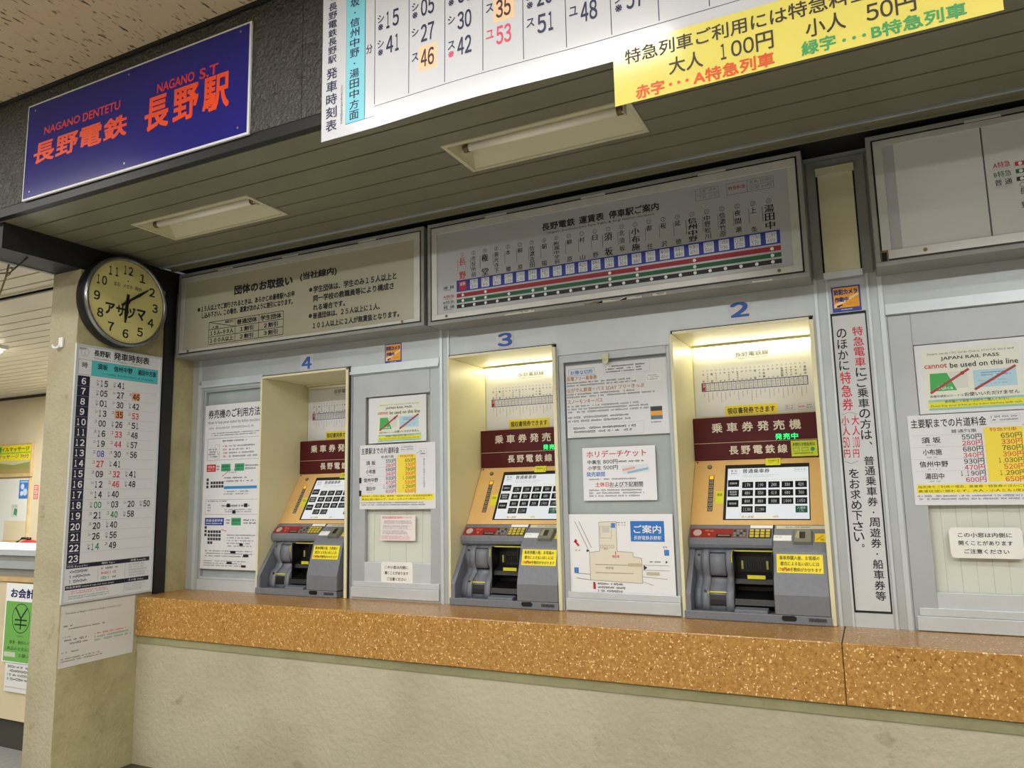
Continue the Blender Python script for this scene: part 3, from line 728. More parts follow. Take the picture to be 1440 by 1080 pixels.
# ================================================================== hanging timetable (curling at its foot) and yellow notice
TX0, TX1, TZ0, TZ1 = -1.739, 0.42, 2.775, 3.49
def curl(u, v):
    x = TX0 + (TX1 - TX0) * u; q = 0.0
    if abs(x + 1.10) < 0.5: q = math.cos(math.pi * (x + 1.10) / 1.0) ** 2
    return Vector((0, -0.011 * q * max(0.0, (v - 0.35) / 0.65) ** 1.6, 0.003 * q * max(0.0, (v - 0.5) / 0.5)))
s = Sheet((TX0, 2.03, TZ1), (1, 0, 0), (0, 0, -1), TX1 - TX0, TZ1 - TZ0, M_LAMI, 0.003, warp=curl)
def tu(x): return (x - TX0) / (TX1 - TX0)
def tv(z): return (TZ1 - z) / (TZ1 - TZ0)
CY = (124, 204, 220); NV = (30, 32, 74); PEACH = (244, 200, 158)
s.rect(tu(-1.628), tv(3.43), tu(-1.542), tv(2.817), NV); s.rect(tu(-1.627), tv(3.429), tu(-1.543), tv(2.818), CY, 2)
s.vtext('須坂・信州中野・湯田中方面', tu(-1.610), tu(-1.568), tv(3.345), tv(2.822), NV, 0.004, 3, 3, 0.86)
s.vtext('長野電鉄長野駅', tu(-1.712), tu(-1.672), tv(3.318), tv(3.070), NV, 0, 2, 3, 0.86)
s.vtext('発車時刻表', tu(-1.718), tu(-1.668), tv(3.056), tv(2.800), NV, 0, 2, 3, 0.86)
s.disc(tu(-1.692), tv(3.350), 0.020, NV, 1, 20, 0.003); s.text('1', tu(-1.697), tv(3.362), tu(-1.687), tv(3.338), NV)
s.vtext('2021年3月13日改正', tu(-1.651), tu(-1.641), tv(2.975), tv(2.825), GREY, 0, 2, 1)
lines = [-1.542] + [-1.499 + 0.1472 * i for i in range(13)]
for x in lines: s.rect(tu(x) - 0.0006, tv(3.43), tu(x) + 0.0006, tv(2.862 if x > -1.5 else 2.83), NV)
s.rect(tu(-1.628), tv(2.8185), tu(-1.5), tv(2.8165), NV); s.rect(tu(-1.5), tv(2.855), tu(0.40), tv(2.853), NV)
s.rect(tu(-1.542), tv(3.292), tu(0.40), tv(3.290), NV); s.rect(tu(-1.542), tv(3.43), tu(0.40), tv(3.428), NV)
s.rect(tu(-1.541), tv(3.427), tu(0.40), tv(3.293), CY)
s.text('時', tu(-1.536), tv(3.318), tu(-1.506), tv(3.295), NV); s.text('分', tu(-1.537), tv(3.100), tu(-1.509), tv(3.064), NV)
HR = [('6', ['シ※15', 'シ※41']), ('7', ['シ※05', 'シ 27', 'ス 46p']), ('8', ['シ※01', 'シ 30', 'ス*42']), ('9', ['シ 13', 'ス 35p', 'ユ 53r']), ('10', ['ス 00', 'シ※26', 'ス 51']), ('11', ['ス 16', 'ユ 33r', 'ユ 48']), ('12', ['シ 19', 'ユ 44r', 'シ※57']), ('13', ['ユ 08', 'ス 30', 'シ 56']), ('14', ['ユ 27r', 'シ※41']), ('15', ['ス 09', 'ユ 32r', 'シ※41']), ('16', ['シ 12', 'ユ 46r', 'シ※48']), ('17', ['シ 14', 'シ※40'])]
for i, (h, ts) in enumerate(HR):
    x = -1.499 + 0.1472 * i
    s.textl(h, tu(x + 0.073), tv(3.40), tv(3.32), NV, 0.01, 3, 3, align='c')
    for j, t in enumerate(ts):
        z = [3.204, 3.106, 3.010][j] + (-0.004 * (i - 2) if i > 2 else 0)
        red = t.endswith('r'); c = (214, 66, 96) if red else NV
        if t.endswith('p'): s.rect(tu(x + 0.040), tv(z + 0.014), tu(x + 0.116), tv(z - 0.080), PEACH)
        s.text(t[2:4], tu(x + 0.050), tv(z), tu(x + 0.104), tv(z - 0.066), (60, 28, 28) if t.endswith('p') else c, 0.016, 2, 4)
        s.text(t[0], tu(x + 0.012), tv(z - 0.004), tu(x + 0.040), tv(z - 0.034), c, 0, 2, 3)
        if t[1] in '※*': s.text('※', tu(x + 0.014), tv(z - 0.040), tu(x + 0.036), tv(z - 0.064), (214, 66, 96) if t[1] == '*' else c, 0, 2, 2)
o = s.mb.build('departure_timetable')
tag(o, 'large white hanging timetable with a cyan column, curling at its lower edge', 'timetable')
# yellow notice fixed over its foot
M_YEL = mat('yellow_laminated_paper', (230, 217, 112), 0.14)
s = Sheet((-0.613, 2.0245, 2.815), (1, 0, 0), (0, 0, -1), 0.985, 0.190, M_YEL, 0.001)
def yu(x): return (x + 0.613) / 0.985
def yv(z): return (2.815 - z) / 0.190
Y1 = (62, 52, 40)
s.text('特急列車ご利用には特急料金が必要です', yu(-0.576), yv(2.796), yu(0.345), yv(2.748), Y1, 0.012, 2, 4)
s.text('大人', yu(-0.446), yv(2.732), yu(-0.348), yv(2.680), Y1, 0.012, 2, 4); s.text('100円', yu(-0.298), yv(2.735), yu(-0.156), yv(2.681), Y1, 0.012, 2, 4)
s.text('小人', yu(-0.073), yv(2.735), yu(0.026), yv(2.684), Y1, 0.012, 2, 4); s.text('50円', yu(0.075), yv(2.735), yu(0.190), yv(2.682), Y1, 0.012, 2, 4)
OR = (226, 82, 30); GG = (60, 160, 96)
s.text('赤字', yu(-0.548), yv(2.673), yu(-0.462), yv(2.630), OR, 0.02, 2, 4); s.text('A特急列車', yu(-0.378), yv(2.672), yu(-0.157), yv(2.630), OR, 0.02, 2, 4)
s.text('緑字', yu(-0.087), yv(2.676), yu(-0.002), yv(2.635), GG, 0.02, 2, 4); s.text('B特急列車', yu(0.083), yv(2.673), yu(0.296), yv(2.633), GG, 0.02, 2, 4)
for a, c in ((-0.444, OR), (-0.420, OR), (-0.396, OR), (0.018, GG), (0.042, GG), (0.066, GG)): s.disc(yu(a), yv(2.651), 0.0048, c, 2)
o = s.mb.build('express_fare_notice'); tag(o, 'long yellow notice with black, red and green lettering hung below the big timetable', 'notice')

# ================================================================== clock on the side wall
r = thing('wall_clock', 'round black-cased wall clock with a cream dial above the upright timetable', 'clock', (XL, 2.800, 2.607))
cc = (XL + 0.001, 2.800, 2.607)
b = MB(); b.lathe(cc, (1, 0, 0), [(0.0, 0), (0.245, 0.0), (0.262, 0.012), (0.264, 0.05), (0.258, 0.075)], M_MBLACK, 64); b.build('case', r)
b = MB(); b.lathe(cc, (1, 0, 0), [(0.2585, 0.070), (0.263, 0.082), (0.257, 0.094), (0.246, 0.096), (0.240, 0.088), (0.239, 0.076)], M_CHROME, 64); b.build('bezel', r)
s = Sheet((XL + 0.080, 2.800 - 0.242, 2.607 + 0.242), (0, 1, 0), (0, 0, -1), 0.484, 0.484, None)
s.disc(0.5, 0.5, 0.241, M_FACE, 0, 64)
for i in range(60):
    a = 2 * math.pi * i / 60; R1, R2 = 0.232, 0.226
    s.line(0.5 + math.sin(a) * R1 / .484, 0.5 - math.cos(a) * R1 / .484, 0.5 + math.sin(a) * R2 / .484, 0.5 - math.cos(a) * R2 / .484, 0.0012, (120, 112, 70))
for n in range(1, 13):
    a = 2 * math.pi * n / 12; u, v = 0.5 + math.sin(a) * 0.186 / .484, 0.5 - math.cos(a) * 0.186 / .484
    g = glyph(str(n), 0.022, 4)[2]; h = 0.052 / .484; w_ = min(h * g, 0.058 / .484)
    s.text(str(n), u - w_ / 2, v - h / 2, u + w_ / 2, v + h / 2, K, 0.022, 2, 4)
s.disc(0.5, 0.245, 0.004, K, 2); s.text('宝石', 0.315, 0.285, 0.40, 0.335, (80, 74, 50), 0.01); s.text('メガネ', 0.44, 0.285, 0.56, 0.335, (80, 74, 50), 0.01); s.text('時計', 0.60, 0.285, 0.69, 0.335, (80, 74, 50), 0.01)
for i, ch in enumerate('アサヅマ'): s.text(ch, 0.225 + i * 0.137, 0.555, 0.345 + i * 0.137, 0.69, K, 0.03, 2, 3)
s.greek(0.43, 0.735, 0.58, 0.750, 1, (120, 112, 70))
s.mb.build('dial', r)
def hand(name, ang, l, tail, wd, dx):
    t = Sheet((XL + dx, 2.800 - 0.242, 2.607 + 0.242), (0, 1, 0), (0, 0, -1), 0.484, 0.484, None); ca, sa = math.cos(ang), math.sin(ang)
    P = []
    for q, p in ((-tail, wd * .8), (0, wd * .7), (l * 0.55, wd), (l, wd * .3), (l, -wd * .3), (l * 0.55, -wd), (0, -wd * .7), (-tail, -wd * .8)):
        P.append((0.5 + (sa * q + ca * p) / .484, 0.5 - (ca * q - sa * p) / .484))
    mb = t.mb; vs = [t.P(u, v, n) for n in (0, 0.0015) for u, v in P]; k = len(P)
    mb.add(vs, [tuple(range(k)), tuple(range(2 * k - 1, k - 1, -1))] + [(i, (i + 1) % k, k + (i + 1) % k, k + i) for i in range(k)], M_MBLACK)
    mb.build(name, r)
hand('minute_hand', math.radians(53), 0.168, 0.045, 0.0085, 0.0855); hand('hour_hand', math.radians(184), 0.125, 0.045, 0.0120, 0.0835)
b = MB(); b.cyl((XL + 0.081, 2.800, 2.607), (1, 0, 0), 0.013, 0.009, M_MBLACK, 20); b.build('hub', r)

# ================================================================== upright timetable on the side wall
Y0, Y1_, Z0, Z1 = 2.560, 3.108, 0.938, 2.334
r = thing('upright_timetable', 'tall framed timetable with dark hour column below the clock', 'timetable', (XL, 2.83, Z0))
b = MB(); t = 0.012
for q in ((Y0, Y1_, Z0, Z0 + t), (Y0, Y1_, Z1 - t, Z1), (Y0, Y0 + t, Z0 + t, Z1 - t), (Y1_ - t, Y1_, Z0 + t, Z1 - t)): b.box(XL + .001, XL + .014, q[0], q[1], q[2], q[3], M_ALU2)
b.build('frame', r, bevel=0.001)
s = Sheet((XL + .010, Y0 + t, Z1 - t), (0, 1, 0), (0, 0, -1), Y1_ - Y0 - 2 * t, Z1 - Z0 - 2 * t, M_PAPER, 0.008)
W_, H_ = s.w, s.h
def cu(y): return (y - Y0 - t) / W_
def cv(z): return (Z1 - t - z) / H_
NAVY2 = (24, 24, 52); TEAL = (84, 196, 200)
s.disc(cu(2.612), cv(2.292), 0.024, (190, 120, 120), 1, 24, 0.002); s.text('電時', 0.01, cv(2.315), 0.09, cv(2.302), GREY, 0, 2, 1); s.text('1', cu(2.609), cv(2.292), cu(2.616), cv(2.277), GREY, 0, 2, 1)
s.text('長野駅', cu(2.665), cv(2.312), cu(2.765), cv(2.278), K, 0.02, 2, 3); s.text('発車時刻表', cu(2.785), cv(2.318), cu(3.020), cv(2.274), K, 0.02, 2, 3)
s.text('Timetable of Nagano Station', cu(2.665), cv(2.270), cu(2.965), cv(2.258), GREY, 0, 2, 1)
s.rect(cu(2.655), cv(2.250), cu(3.082), cv(2.165), TEAL); s.frame(cu(2.578), cv(2.250), cu(3.082), cv(2.165), 0.0015, GREY, 2)
for q, a, c_ in (('須坂', 2.69, 2.752), ('信州中野', 2.79, 2.91), ('湯田中方面', 2.945, 3.07)): s.text(q, cu(a), cv(2.238), cu(c_), cv(2.205), NAVY2, 0.02, 2, 2)
s.text('to Suzaka, Shinshunakano & Yudanaka', cu(2.72), cv(2.190), cu(3.05), cv(2.178), NAVY2, 0, 2, 1)
s.text('時', cu(2.600), cv(2.235), cu(2.632), cv(2.203), K, 0, 2, 2)
RW = {6: ['s15', 's41'], 7: ['s05', 'S27', 'U46p'], 8: ['s01', 'S30', 's42'], 9: ['S13', 'U35p', 'Y53r'], 10: ['U00', 's26', 'U51'], 11: ['U16', 'Y33r', 'Y48'], 12: ['S19', 'Y44r', 's57'], 13: ['Y08b', 'U30', 'S56'], 14: ['Y27r', 's41'], 15: ['U09', 'Y32r', 's41'], 16: ['S12', 'Y46r', 's48'], 17: ['S14', 's40'], 18: ['s00g', 'S03', 'S20', 's50'], 19: ['U21', 'Y40g', 's58'], 20: ['U20', 's40'], 21: ['S26', 's56'], 22: ['s14g', 'U49'], 23: []}
dz = (2.158 - 1.143) / 18; PK = {'S': 'シ', 's': 'シ', 'U': 'ス', 'Y': 'ユ'}
for i, h in enumerate(range(6, 24)):
    za = 2.158 - i * dz
    s.rect(cu(2.579), cv(za), cu(2.650), cv(za - dz), NAVY2); s.rect(cu(2.579), cv(za - dz + .0008), cu(2.650), cv(za - dz - .0008), (150, 150, 170), 2)
    s.rect(cu(2.650), cv(za - dz + .0006), cu(3.082), cv(za - dz - .0006), LG)
    s.textl(str(h), cu(2.6145), cv(za - 0.011), cv(za - dz + 0.009), WHITE, 0.02, 3, 3, 1.0, 'c')
    for j, q in enumerate(RW[h]):
        y = 2.715 + j * 0.103; c = {'r': (214, 50, 70), 'g': GRN, 'b': (84, 84, 190)}.get(q[3:], K)
        if q.endswith('p'): s.rect(cu(y - 0.006), cv(za - 0.005), cu(y + 0.046), cv(za - dz + 0.005), (240, 170, 120))
        s.text(q[1:3], cu(y), cv(za - 0.012), cu(y + 0.044), cv(za - dz + 0.008), c, 0.024, 2, 3)
        s.text(PK[q[0]], cu(y - 0.026), cv(za - 0.012), cu(y - 0.008), cv(za - 0.028), c if c != K else GREY, 0, 2, 2)
        if q[0] == 's': s.text('※', cu(y - 0.024), cv(za - 0.031), cu(y - 0.010), cv(za - 0.045), GREY, 0, 2, 1)
for za, zb, hd in ((1.142, 1.120, (('行先 Bound for', 2.585, 2.70), ('種別 Type', 2.78, 2.86), ('記事 Remarks', 2.96, 3.06))), (1.033, 1.010, (('特急停車駅 Limited express train stops', 2.585, 2.86), ('その他 Other', 2.95, 3.05)))):
    s.rect(cu(2.579), cv(za), cu(3.082), cv(zb), NAVY2)
    for q, a, c_ in hd: s.text(q, cu(a), cv(za - .005), cu(c_), cv(zb + .005), WHITE, 0, 2, 1)
s.greek(cu(2.60), cv(1.115), cu(2.72), cv(1.040), 3, GREY, 0.5); s.greek(cu(2.78), cv(1.115), cu(2.90), cv(1.092), 1, GREY, 0.5); s.greek(cu(2.78), cv(1.09), cu(2.88), cv(1.066), 1, (214, 90, 100), 0.5); s.greek(cu(2.78), cv(1.064), cu(2.88), cv(1.040), 1, GRN, 0.5); s.greek(cu(2.95), cv(1.115), cu(3.07), cv(1.040), 5, LG, 0.5)
s.greek(cu(2.60), cv(1.004), cu(2.86), cv(0.984), 2, (214, 90, 100), 0.45); s.greek(cu(2.60), cv(0.980), cu(2.88), cv(0.958), 2, (90, 160, 120), 0.45); s.greek(cu(2.93), cv(1.004), cu(3.07), cv(0.962), 4, LG, 0.5)
s.rect(cu(2.76), cv(1.118), cu(2.762), cv(1.036), LG); s.rect(cu(2.925), cv(1.118), cu(2.927), cv(0.955), LG)
s.mb.build('timetable_sheet', r)
s = Sheet((XL + .003, 2.572, 0.932), (0, 1, 0), (0, 0, -1), 0.434, 0.318, mat('thin_white_sheet', (216, 214, 208), 0.6), 0.0015)
s.text('Timetable of Nagano Station in Nagano Dentetsu Line', 0.05, 0.12, 0.80, 0.16, GREY, 0, 2, 1)
s.greek(0.04, 0.32, 0.18, 0.36, 1, K, 0.5); s.greek(0.08, 0.37, 0.62, 0.41, 1, GREY); s.greek(0.04, 0.50, 0.16, 0.53, 1, GREY); s.greek(0.06, 0.54, 0.40, 0.66, 2, GREY)
s.greek(0.45, 0.52, 0.98, 0.57, 1, (220, 120, 90), 0.5); s.greek(0.45, 0.575, 0.98, 0.68, 2, (120, 170, 140), 0.5); s.greek(0.03, 0.74, 0.25, 0.78, 1, GREY); s.greek(0.03, 0.84, 0.60, 0.92, 2, GREY)
o = s.mb.build('translation_sheet'); tag(o, 'plain white sheet of small print under the upright timetable', 'notice')
# hook on the column front
b = MB(); b.box(-4.028, -3.993, 2.553, 2.564, 2.322, 2.378, M_WHITEPL); b.tube([(-4.012, 2.555, 2.335), (-4.022, 2.546, 2.320), (-4.036, 2.540, 2.318), (-4.047, 2.538, 2.326), (-4.049, 2.538, 2.338)], 0.0075, M_WHITEPL)
o = b.build('wall_hook', bevel=0.003); tag(o, 'small white plastic hook on the front of the column', 'hook')

# ================================================================== ticket machines
SL = ink((235, 238, 240), 0.3, 0.85)
def machine(label):
    X, Y, Z = -0.785, 3.330, ZC
    W = 0.584
    r = thing('ticket_machine', label, 'ticket machine', (X, Y, Z), group='ticket machines in the alcoves')
    def bx(b, x0, x1, y0, y1, z0, z1, m): return b.box(X + x0, X + x1, Y + y0, Y + y1, Z + z0, Z + z1, m)
    def pr(b, prof, x0, x1, m, sm=False): return b.prism([(Y + y, Z + z) for y, z in prof], X + x0, X + x1, m, sm)
    # lower housing: base tray, left wing, rear plate
    b = MB()
    bx(b, -0.007, W + 0.003, -0.004, 0.004, 0.001, 0.036, M_MGREY); bx(b, 0, W, 0.004, 0.30, 0.001, 0.032, M_MGREY)
    pr(b, [(0, 0.03), (0, 0.102), (0.128, 0.287), (0.20, 0.287), (0.20, 0.03)], 0.0, 0.024, M_MGREY)
    bx(b, 0.024, 0.365, 0.172, 0.20, 0.03, 0.29, M_MGREY); bx(b, 0.36, W, 0.20, 0.34, 0.03, 0.38, M_MGREY2)
    b.build('housing', r, bevel=0.003)
    # console shelf over the opening
    b = MB(); pr(b, [(0.128, 0.286), (0.112, 0.296), (0.106, 0.310), (0.107, 0.330), (0.112, 0.337), (0.173, 0.392), (0.20, 0.392), (0.20, 0.286)], 0.0, 0.366, M_MGREY)
    con = b.build('console', r, bevel=0.003)
    ds = Sheet((X, Y + 0.1725, Z + 0.3925), (1, 0, 0), (0, -0.0605, -0.055), 0.366, 0.0818, None)
    ds.rect(0.02, 0.30, 0.70, 0.97, M_RED, 2); ds.disc(0.105, 0.62, 0.019, (206, 196, 190), 3, 24); ds.disc(0.105, 0.62, 0.017, (190, 178, 172), 4, 24)
    ds.rect(0.34, 0.70, 0.52, 0.95, M_MBLACK, 3); ds.rect(0.36, 0.76, 0.50, 0.85, (130, 124, 120), 4); ds.text('呼出', 0.20, 0.40, 0.30, 0.55, (230, 150, 120), 0, 4, 1); ds.disc(0.25, 0.74, 0.006, (226, 120, 80), 4)
    ds.rect(0.535, 0.34, 0.695, 0.95, (92, 88, 86), 3)
    for i in range(3):
        for j in range(4): ds.rect(0.545 + j * 0.037, 0.40 + i * 0.18, 0.573 + j * 0.037, 0.53 + i * 0.18, M_MBLACK if (i + j) % 3 == 0 else (130, 128, 124), 4)
    ds.mb.build('button_panel', con)
    k = Sheet((X, Y + 0.1725, Z + 0.3925), (1, 0, 0), (0, -0.0605, -0.055), 0.366, 0.0818, None)
    k.rect(0.72, 0.32, 0.985, 0.985, (52, 46, 34), 2)
    for i in range(3):
        for j in range(4):
            a, v = 0.735 + j * 0.062, 0.37 + i * 0.205
            P = [k.P(q, p, n) for n in (0.0006, 0.004) for q, p in ((a, v + .15), (a + .046, v + .15), (a + .046, v), (a, v))]
            k.mb.add(P, [(4, 5, 6, 7), (0, 1, 5, 4), (1, 2, 6, 5), (2, 3, 7, 6), (3, 0, 4, 7)], ink((206, 188, 76), 0.4))
    k.mb.build('keypad', con)
    k = Sheet((X, Y + 0.1725, Z + 0.3925), (1, 0, 0), (0, -0.0605, -0.055), 0.366, 0.0818, None)
    k.rect(0.735, 0.04, 0.995, 0.26, WHITE, 3); k.greek(0.75, 0.09, 0.98, 0.20, 1, GREY); k.mb.build('label', con)
    # ticket chutes on the left: S-shaped body
    S = [(0.172, 0.032), (0.046, 0.032), (0.046, 0.060), (0.050, 0.095), (0.064, 0.122), (0.090, 0.138), (0.106, 0.156), (0.106, 0.176), (0.094, 0.194), (0.085, 0.222), (0.087, 0.250), (0.098, 0.274), (0.118, 0.286), (0.172, 0.286)]
    def shrink(d): return [(y if y > 0.17 else y + d, z) for y, z in S]
    b = MB(); pr(b, shrink(0.020), 0.0245, 0.062, M_MGREY, True); pr(b, S, 0.062, 0.094, M_MGREY, True); pr(b, shrink(0.006), 0.094, 0.166, M_MGREY, True); pr(b, S, 0.166, 0.198, M_MGREY, True)
    ch = b.build('ticket_chute', r)
    b = MB(); pr(b, [(0.115, 0.169), (0.103, 0.169), (0.0932, 0.194), (0.0880, 0.222), (0.0900, 0.250), (0.099, 0.275), (0.115, 0.275)], 0.0942, 0.1658, M_MBLACK, True); b.build('cover_gap', ch)
    b = MB(); pr(b, [(0.115, 0.172), (0.102, 0.172), (0.092, 0.194), (0.0865, 0.222), (0.0885, 0.250), (0.098, 0.272), (0.115, 0.272)], 0.0965, 0.1635, M_MGREY, True); b.build('ticket_cover', ch)
    b = MB(); pr(b, [(0.080, 0.052), (0.0505, 0.052), (0.0505, 0.060), (0.0525, 0.078), (0.0565, 0.098), (0.080, 0.098)], 0.097, 0.163, M_MBLACK); b.build('receipt_slot', ch)
    b = MB(); yl = ink((206, 198, 60), 0.5)
    pr(b, [(0.075, 0.1085), (0.057, 0.1065), (0.059, 0.111), (0.078, 0.114)], 0.09, 0.17, yl); bx(b, 0.088, 0.092, 0.053, 0.070, 0.095, 0.113, yl); b.build('yellow_outline', ch)
    for x, y, z in ((0.045, 0.112, 0.262), (0.076, 0.058, 0.112)):
        b = MB(); b.cyl((X + x, Y + y, Z + z), (0, -1, 0.25), 0.006, 0.004, M_MBLACK, 12); b.build('sensor', ch)
    # change and banknote recess in the middle
    b = MB(); x0, x1 = 0.199, 0.369
    bx(b, x0, x1, 0.150, 0.171, 0.033, 0.286, M_MBLACK); bx(b, x0, x0 + .003, 0.070, 0.150, 0.033, 0.286, M_MBLACK); bx(b, x1 - .002, x1, 0.02, 0.150, 0.033, 0.286, M_MBLACK)
    bx(b, x0, x1, 0.106, 0.150, 0.281, 0.2855, M_MBLACK)
    pr(b, [(0.150, 0.190), (0.095, 0.165), (0.085, 0.145), (0.150, 0.125)], x0 + .003, x1 - .002, mat('machine_charcoal', (24, 24, 26), 0.5))
    pr(b, [(0.150, 0.110), (0.055, 0.085), (0.048, 0.060), (0.150, 0.050)], x0 + .003, x1 - .002, M_MBLACK)
    for i in range(8): bx(b, x0 + .045 + i * .010, x0 + .049 + i * .010, 0.143, 0.151, 0.205, 0.235, mat('machine_charcoal', (24, 24, 26), 0.5))
    cr = b.build('change_recess', r)
    b = MB(); pr(b, [(0.012, 0.033), (0.012, 0.045), (0.060, 0.052), (0.075, 0.040), (0.075, 0.033)], x0 + .004, x1 - .03, M_MGREY); b.build('coin_tray', cr, bevel=0.002)
    b = MB(); bx(b, x0 - .006, x1, 0.098, 0.1045, 0.2815, 0.2865, yl); pr(b, [(0.062, 0.236), (0.058, 0.236), (0.058, 0.27), (0.100, 0.2865), (0.103, 0.284), (0.064, 0.268)], x0 - .005, x0 - .001, yl)
    for xx in (0.028, 0.134): b.cyl((X + x0 + xx, Y + .144, Z + .202), (0, 0, 1), 0.0045, 0.036, ink((226, 220, 120), 0.4, 0.25), 10)
    b.build('yellow_marks', cr)
    b = MB(); bx(b, x0 + .055, x0 + .130, 0.0885, 0.0915, 0.166, 0.182, ink((214, 206, 40), 0.5)); b.build('yellow_tag', cr)
    # right-hand cash unit
    b = MB(); pr(b, [(0.0, 0.036), (0.0, 0.116), (0.050, 0.288), (0.060, 0.302), (0.173, 0.392), (0.20, 0.392), (0.20, 0.036)], 0.370, W, M_MGREY)
    cu_ = b.build('cash_unit', r, bevel=0.004, seg=3)
    uw = W - 0.370
    t = Sheet((X + 0.370, Y + 0.173, Z + 0.3925), (1, 0, 0), (0, -0.113, -0.090), uw, 0.1444, None)
    P = [t.P(u, v, n) for n, k_ in ((0.0, 0.0), (0.016, 0.02)) for u, v in ((0.38 + k_, 0.86 - k_), (0.74 - k_, 0.86 - k_), (0.74 - k_, 0.30 + k_), (0.38 + k_, 0.30 + k_))]
    b = MB(); b.add(P, [(4, 5, 6, 7), (0, 1, 5, 4), (1, 2, 6, 5), (2, 3, 7, 6), (3, 0, 4, 7)], mat('coin_slot_grey', (124, 126, 118), 0.35, metal=0.3))
    cs = b.build('coin_slot_housing', cu_, bevel=0.002)
    b = MB(); q = [t.P(u, v, 0.0165) for u, v in ((0.50, 0.70), (0.61, 0.70), (0.61, 0.42), (0.50, 0.42))]; b.add(q, [(0, 1, 2, 3)], M_MBLACK); b.build('coin_slot', cs)
    b = MB(); q = [t.P(u, v, n) for u, v, n in ((0.42, 0.66, 0.0168), (0.50, 0.72, 0.0168), (0.50, 0.40, 0.0168), (0.47, 0.36, 0.0168))]; b.add(q, [(0, 1, 2, 3)], M_STEEL); b.build('slot_guide', cs)
    def lab(name, parent, sh, u0, v0, u1, v1, c, fn=None, lbl=None):
        q = Sheet(sh.P(u0, v0, 0.0008), sh.U, sh.V, (u1 - u0) * sh.w, (v1 - v0) * sh.h, ink(c) if not isinstance(c, bpy.types.Material) else c, 0.0006)
        if fn: fn(q)
        o = q.mb.build(name, parent)
        if lbl: o['label'] = lbl
        return o
    lab('label', cu_, t, 0.04, 0.04, 0.975, 0.18, (206, 204, 186), lambda q: q.greek(0.2, 0.25, 0.85, 0.75, 1, GREY, 0.6), 'long pale instruction label')
    lab('label', cu_, t, 0.0, 0.46, 0.345, 0.70, WHITE, lambda q: q.greek(0.08, 0.2, 0.6, 0.5, 1, (150, 160, 180)), 'small white label')
    lab('sticker', cu_, t, 0.78, 0.38, 0.985, 0.74, (240, 208, 30), lambda q: (q.line(0.15, 0.75, 0.75, 0.2, 0.006, (214, 160, 20), 1), q.greek(0.5, 0.6, 0.95, 0.9, 2, K)), 'yellow square sticker')
    ff = Sheet((X + 0.370, Y + 0.050, Z + 0.288), (1, 0, 0), (0, -0.050, -0.172), uw, 0.1791, None)
    def warn(q):
        q.text('乗車券購入後、お客様の', 0.06, 0.08, 0.93, 0.31, K, 0.02, 2, 1); q.text('都合による払い戻しには', 0.08, 0.40, 0.92, 0.62, K, 0.02, 2, 1)
        q.text('170円の手数料がかかります', 0.04, 0.72, 0.96, 0.93, K, 0.02, 2, 1); q.text('170円の', 0.04, 0.72, 0.30, 0.93, (206, 70, 40), 0.02, 3, 1)
    lab('sticker', cu_, ff, 0.07, 0.06, 0.92, 0.49, (246, 226, 20), warn, 'yellow refund notice sticker')
    b = MB(); a0 = X + 0.395; zc = Z + 0.024
    P = [(a0 + 0.012 + (0.034 if math.cos(i * math.pi / 8) > 0 else 0) + 0.012 * math.cos(i * math.pi / 8), zc + 0.011 * math.sin(i * math.pi / 8)) for i in range(16)]
    b.add([(x, Y - 0.006, z) for x, z in P] + [(x, Y - 0.0035, z) for x, z in P], [tuple(range(16))] + [(i, (i + 1) % 16, 16 + (i + 1) % 16, 16 + i) for i in range(16)], M_MBLACK); b.build('sensor_window', r)
    q = front(X + 0.498, X + 0.568, Z + 0.014, Z + 0.030, Y - 0.0045, ink((96, 97, 103)), 0.0005); q.text('TAKAMISAWA', 0.02, 0.1, 0.98, 0.9, K, 0.03, 2, 1); q.mb.build('name_plate', r)
    # sloped beige panel with the touch screen
    b = MB(); pr(b, [(0.172, 0.392), (0.3515, 0.6895), (0.40, 0.6895), (0.40, 0.392)], 0.0, W - 0.004, M_BEIGE)
    sp = b.build('screen_panel', r, bevel=0.0015)
    L = math.hypot(0.1795, 0.2975)
    t = Sheet((X, Y + 0.3515, Z + 0.6895), (1, 0, 0), (0, -0.1795, -0.2975), W - 0.004, L, None)
    b = MB(); b.cyl(t.P(0.125, 0.11, 0), t.N, 0.011, 0.004, M_BRASS, 18); b.cyl(t.P(0.125, 0.11, 0.004), t.N, 0.007, 0.002, M_STEEL, 14); b.build('lock', sp)
    for u, v in ((0.02, 0.03), (0.985, 0.03)):
        b = MB(); b.cyl(t.P(u, v, 0), t.N, 0.004, 0.0015, M_MBLACK, 10); b.build('screw', sp)
    def strip(q):
        for i in range(8):
            c = ink((255, 176, 40), 0.4, 1.3) if i == 0 else (ink((150, 138, 120)) if i else None)
            q.rect(0.12, (i + 0.10) / 8, 0.88, (i + 0.90) / 8, c, 2)
            if i: q.rect(0.3, (i + .35) / 8, 0.7, (i + .6) / 8, (84, 76, 70), 3)
    lab('indicator_strip', sp, t, 0.125, 0.245, 0.166, 0.80, M_MBLACK, strip)
    lab('sticker', sp, t, 0.186, 0.49, 0.249, 0.685, (222, 222, 50), lambda q: q.text('取消', 0.2, 0.2, 0.8, 0.42, K, 0, 2, 1), 'small lime yellow sticker')
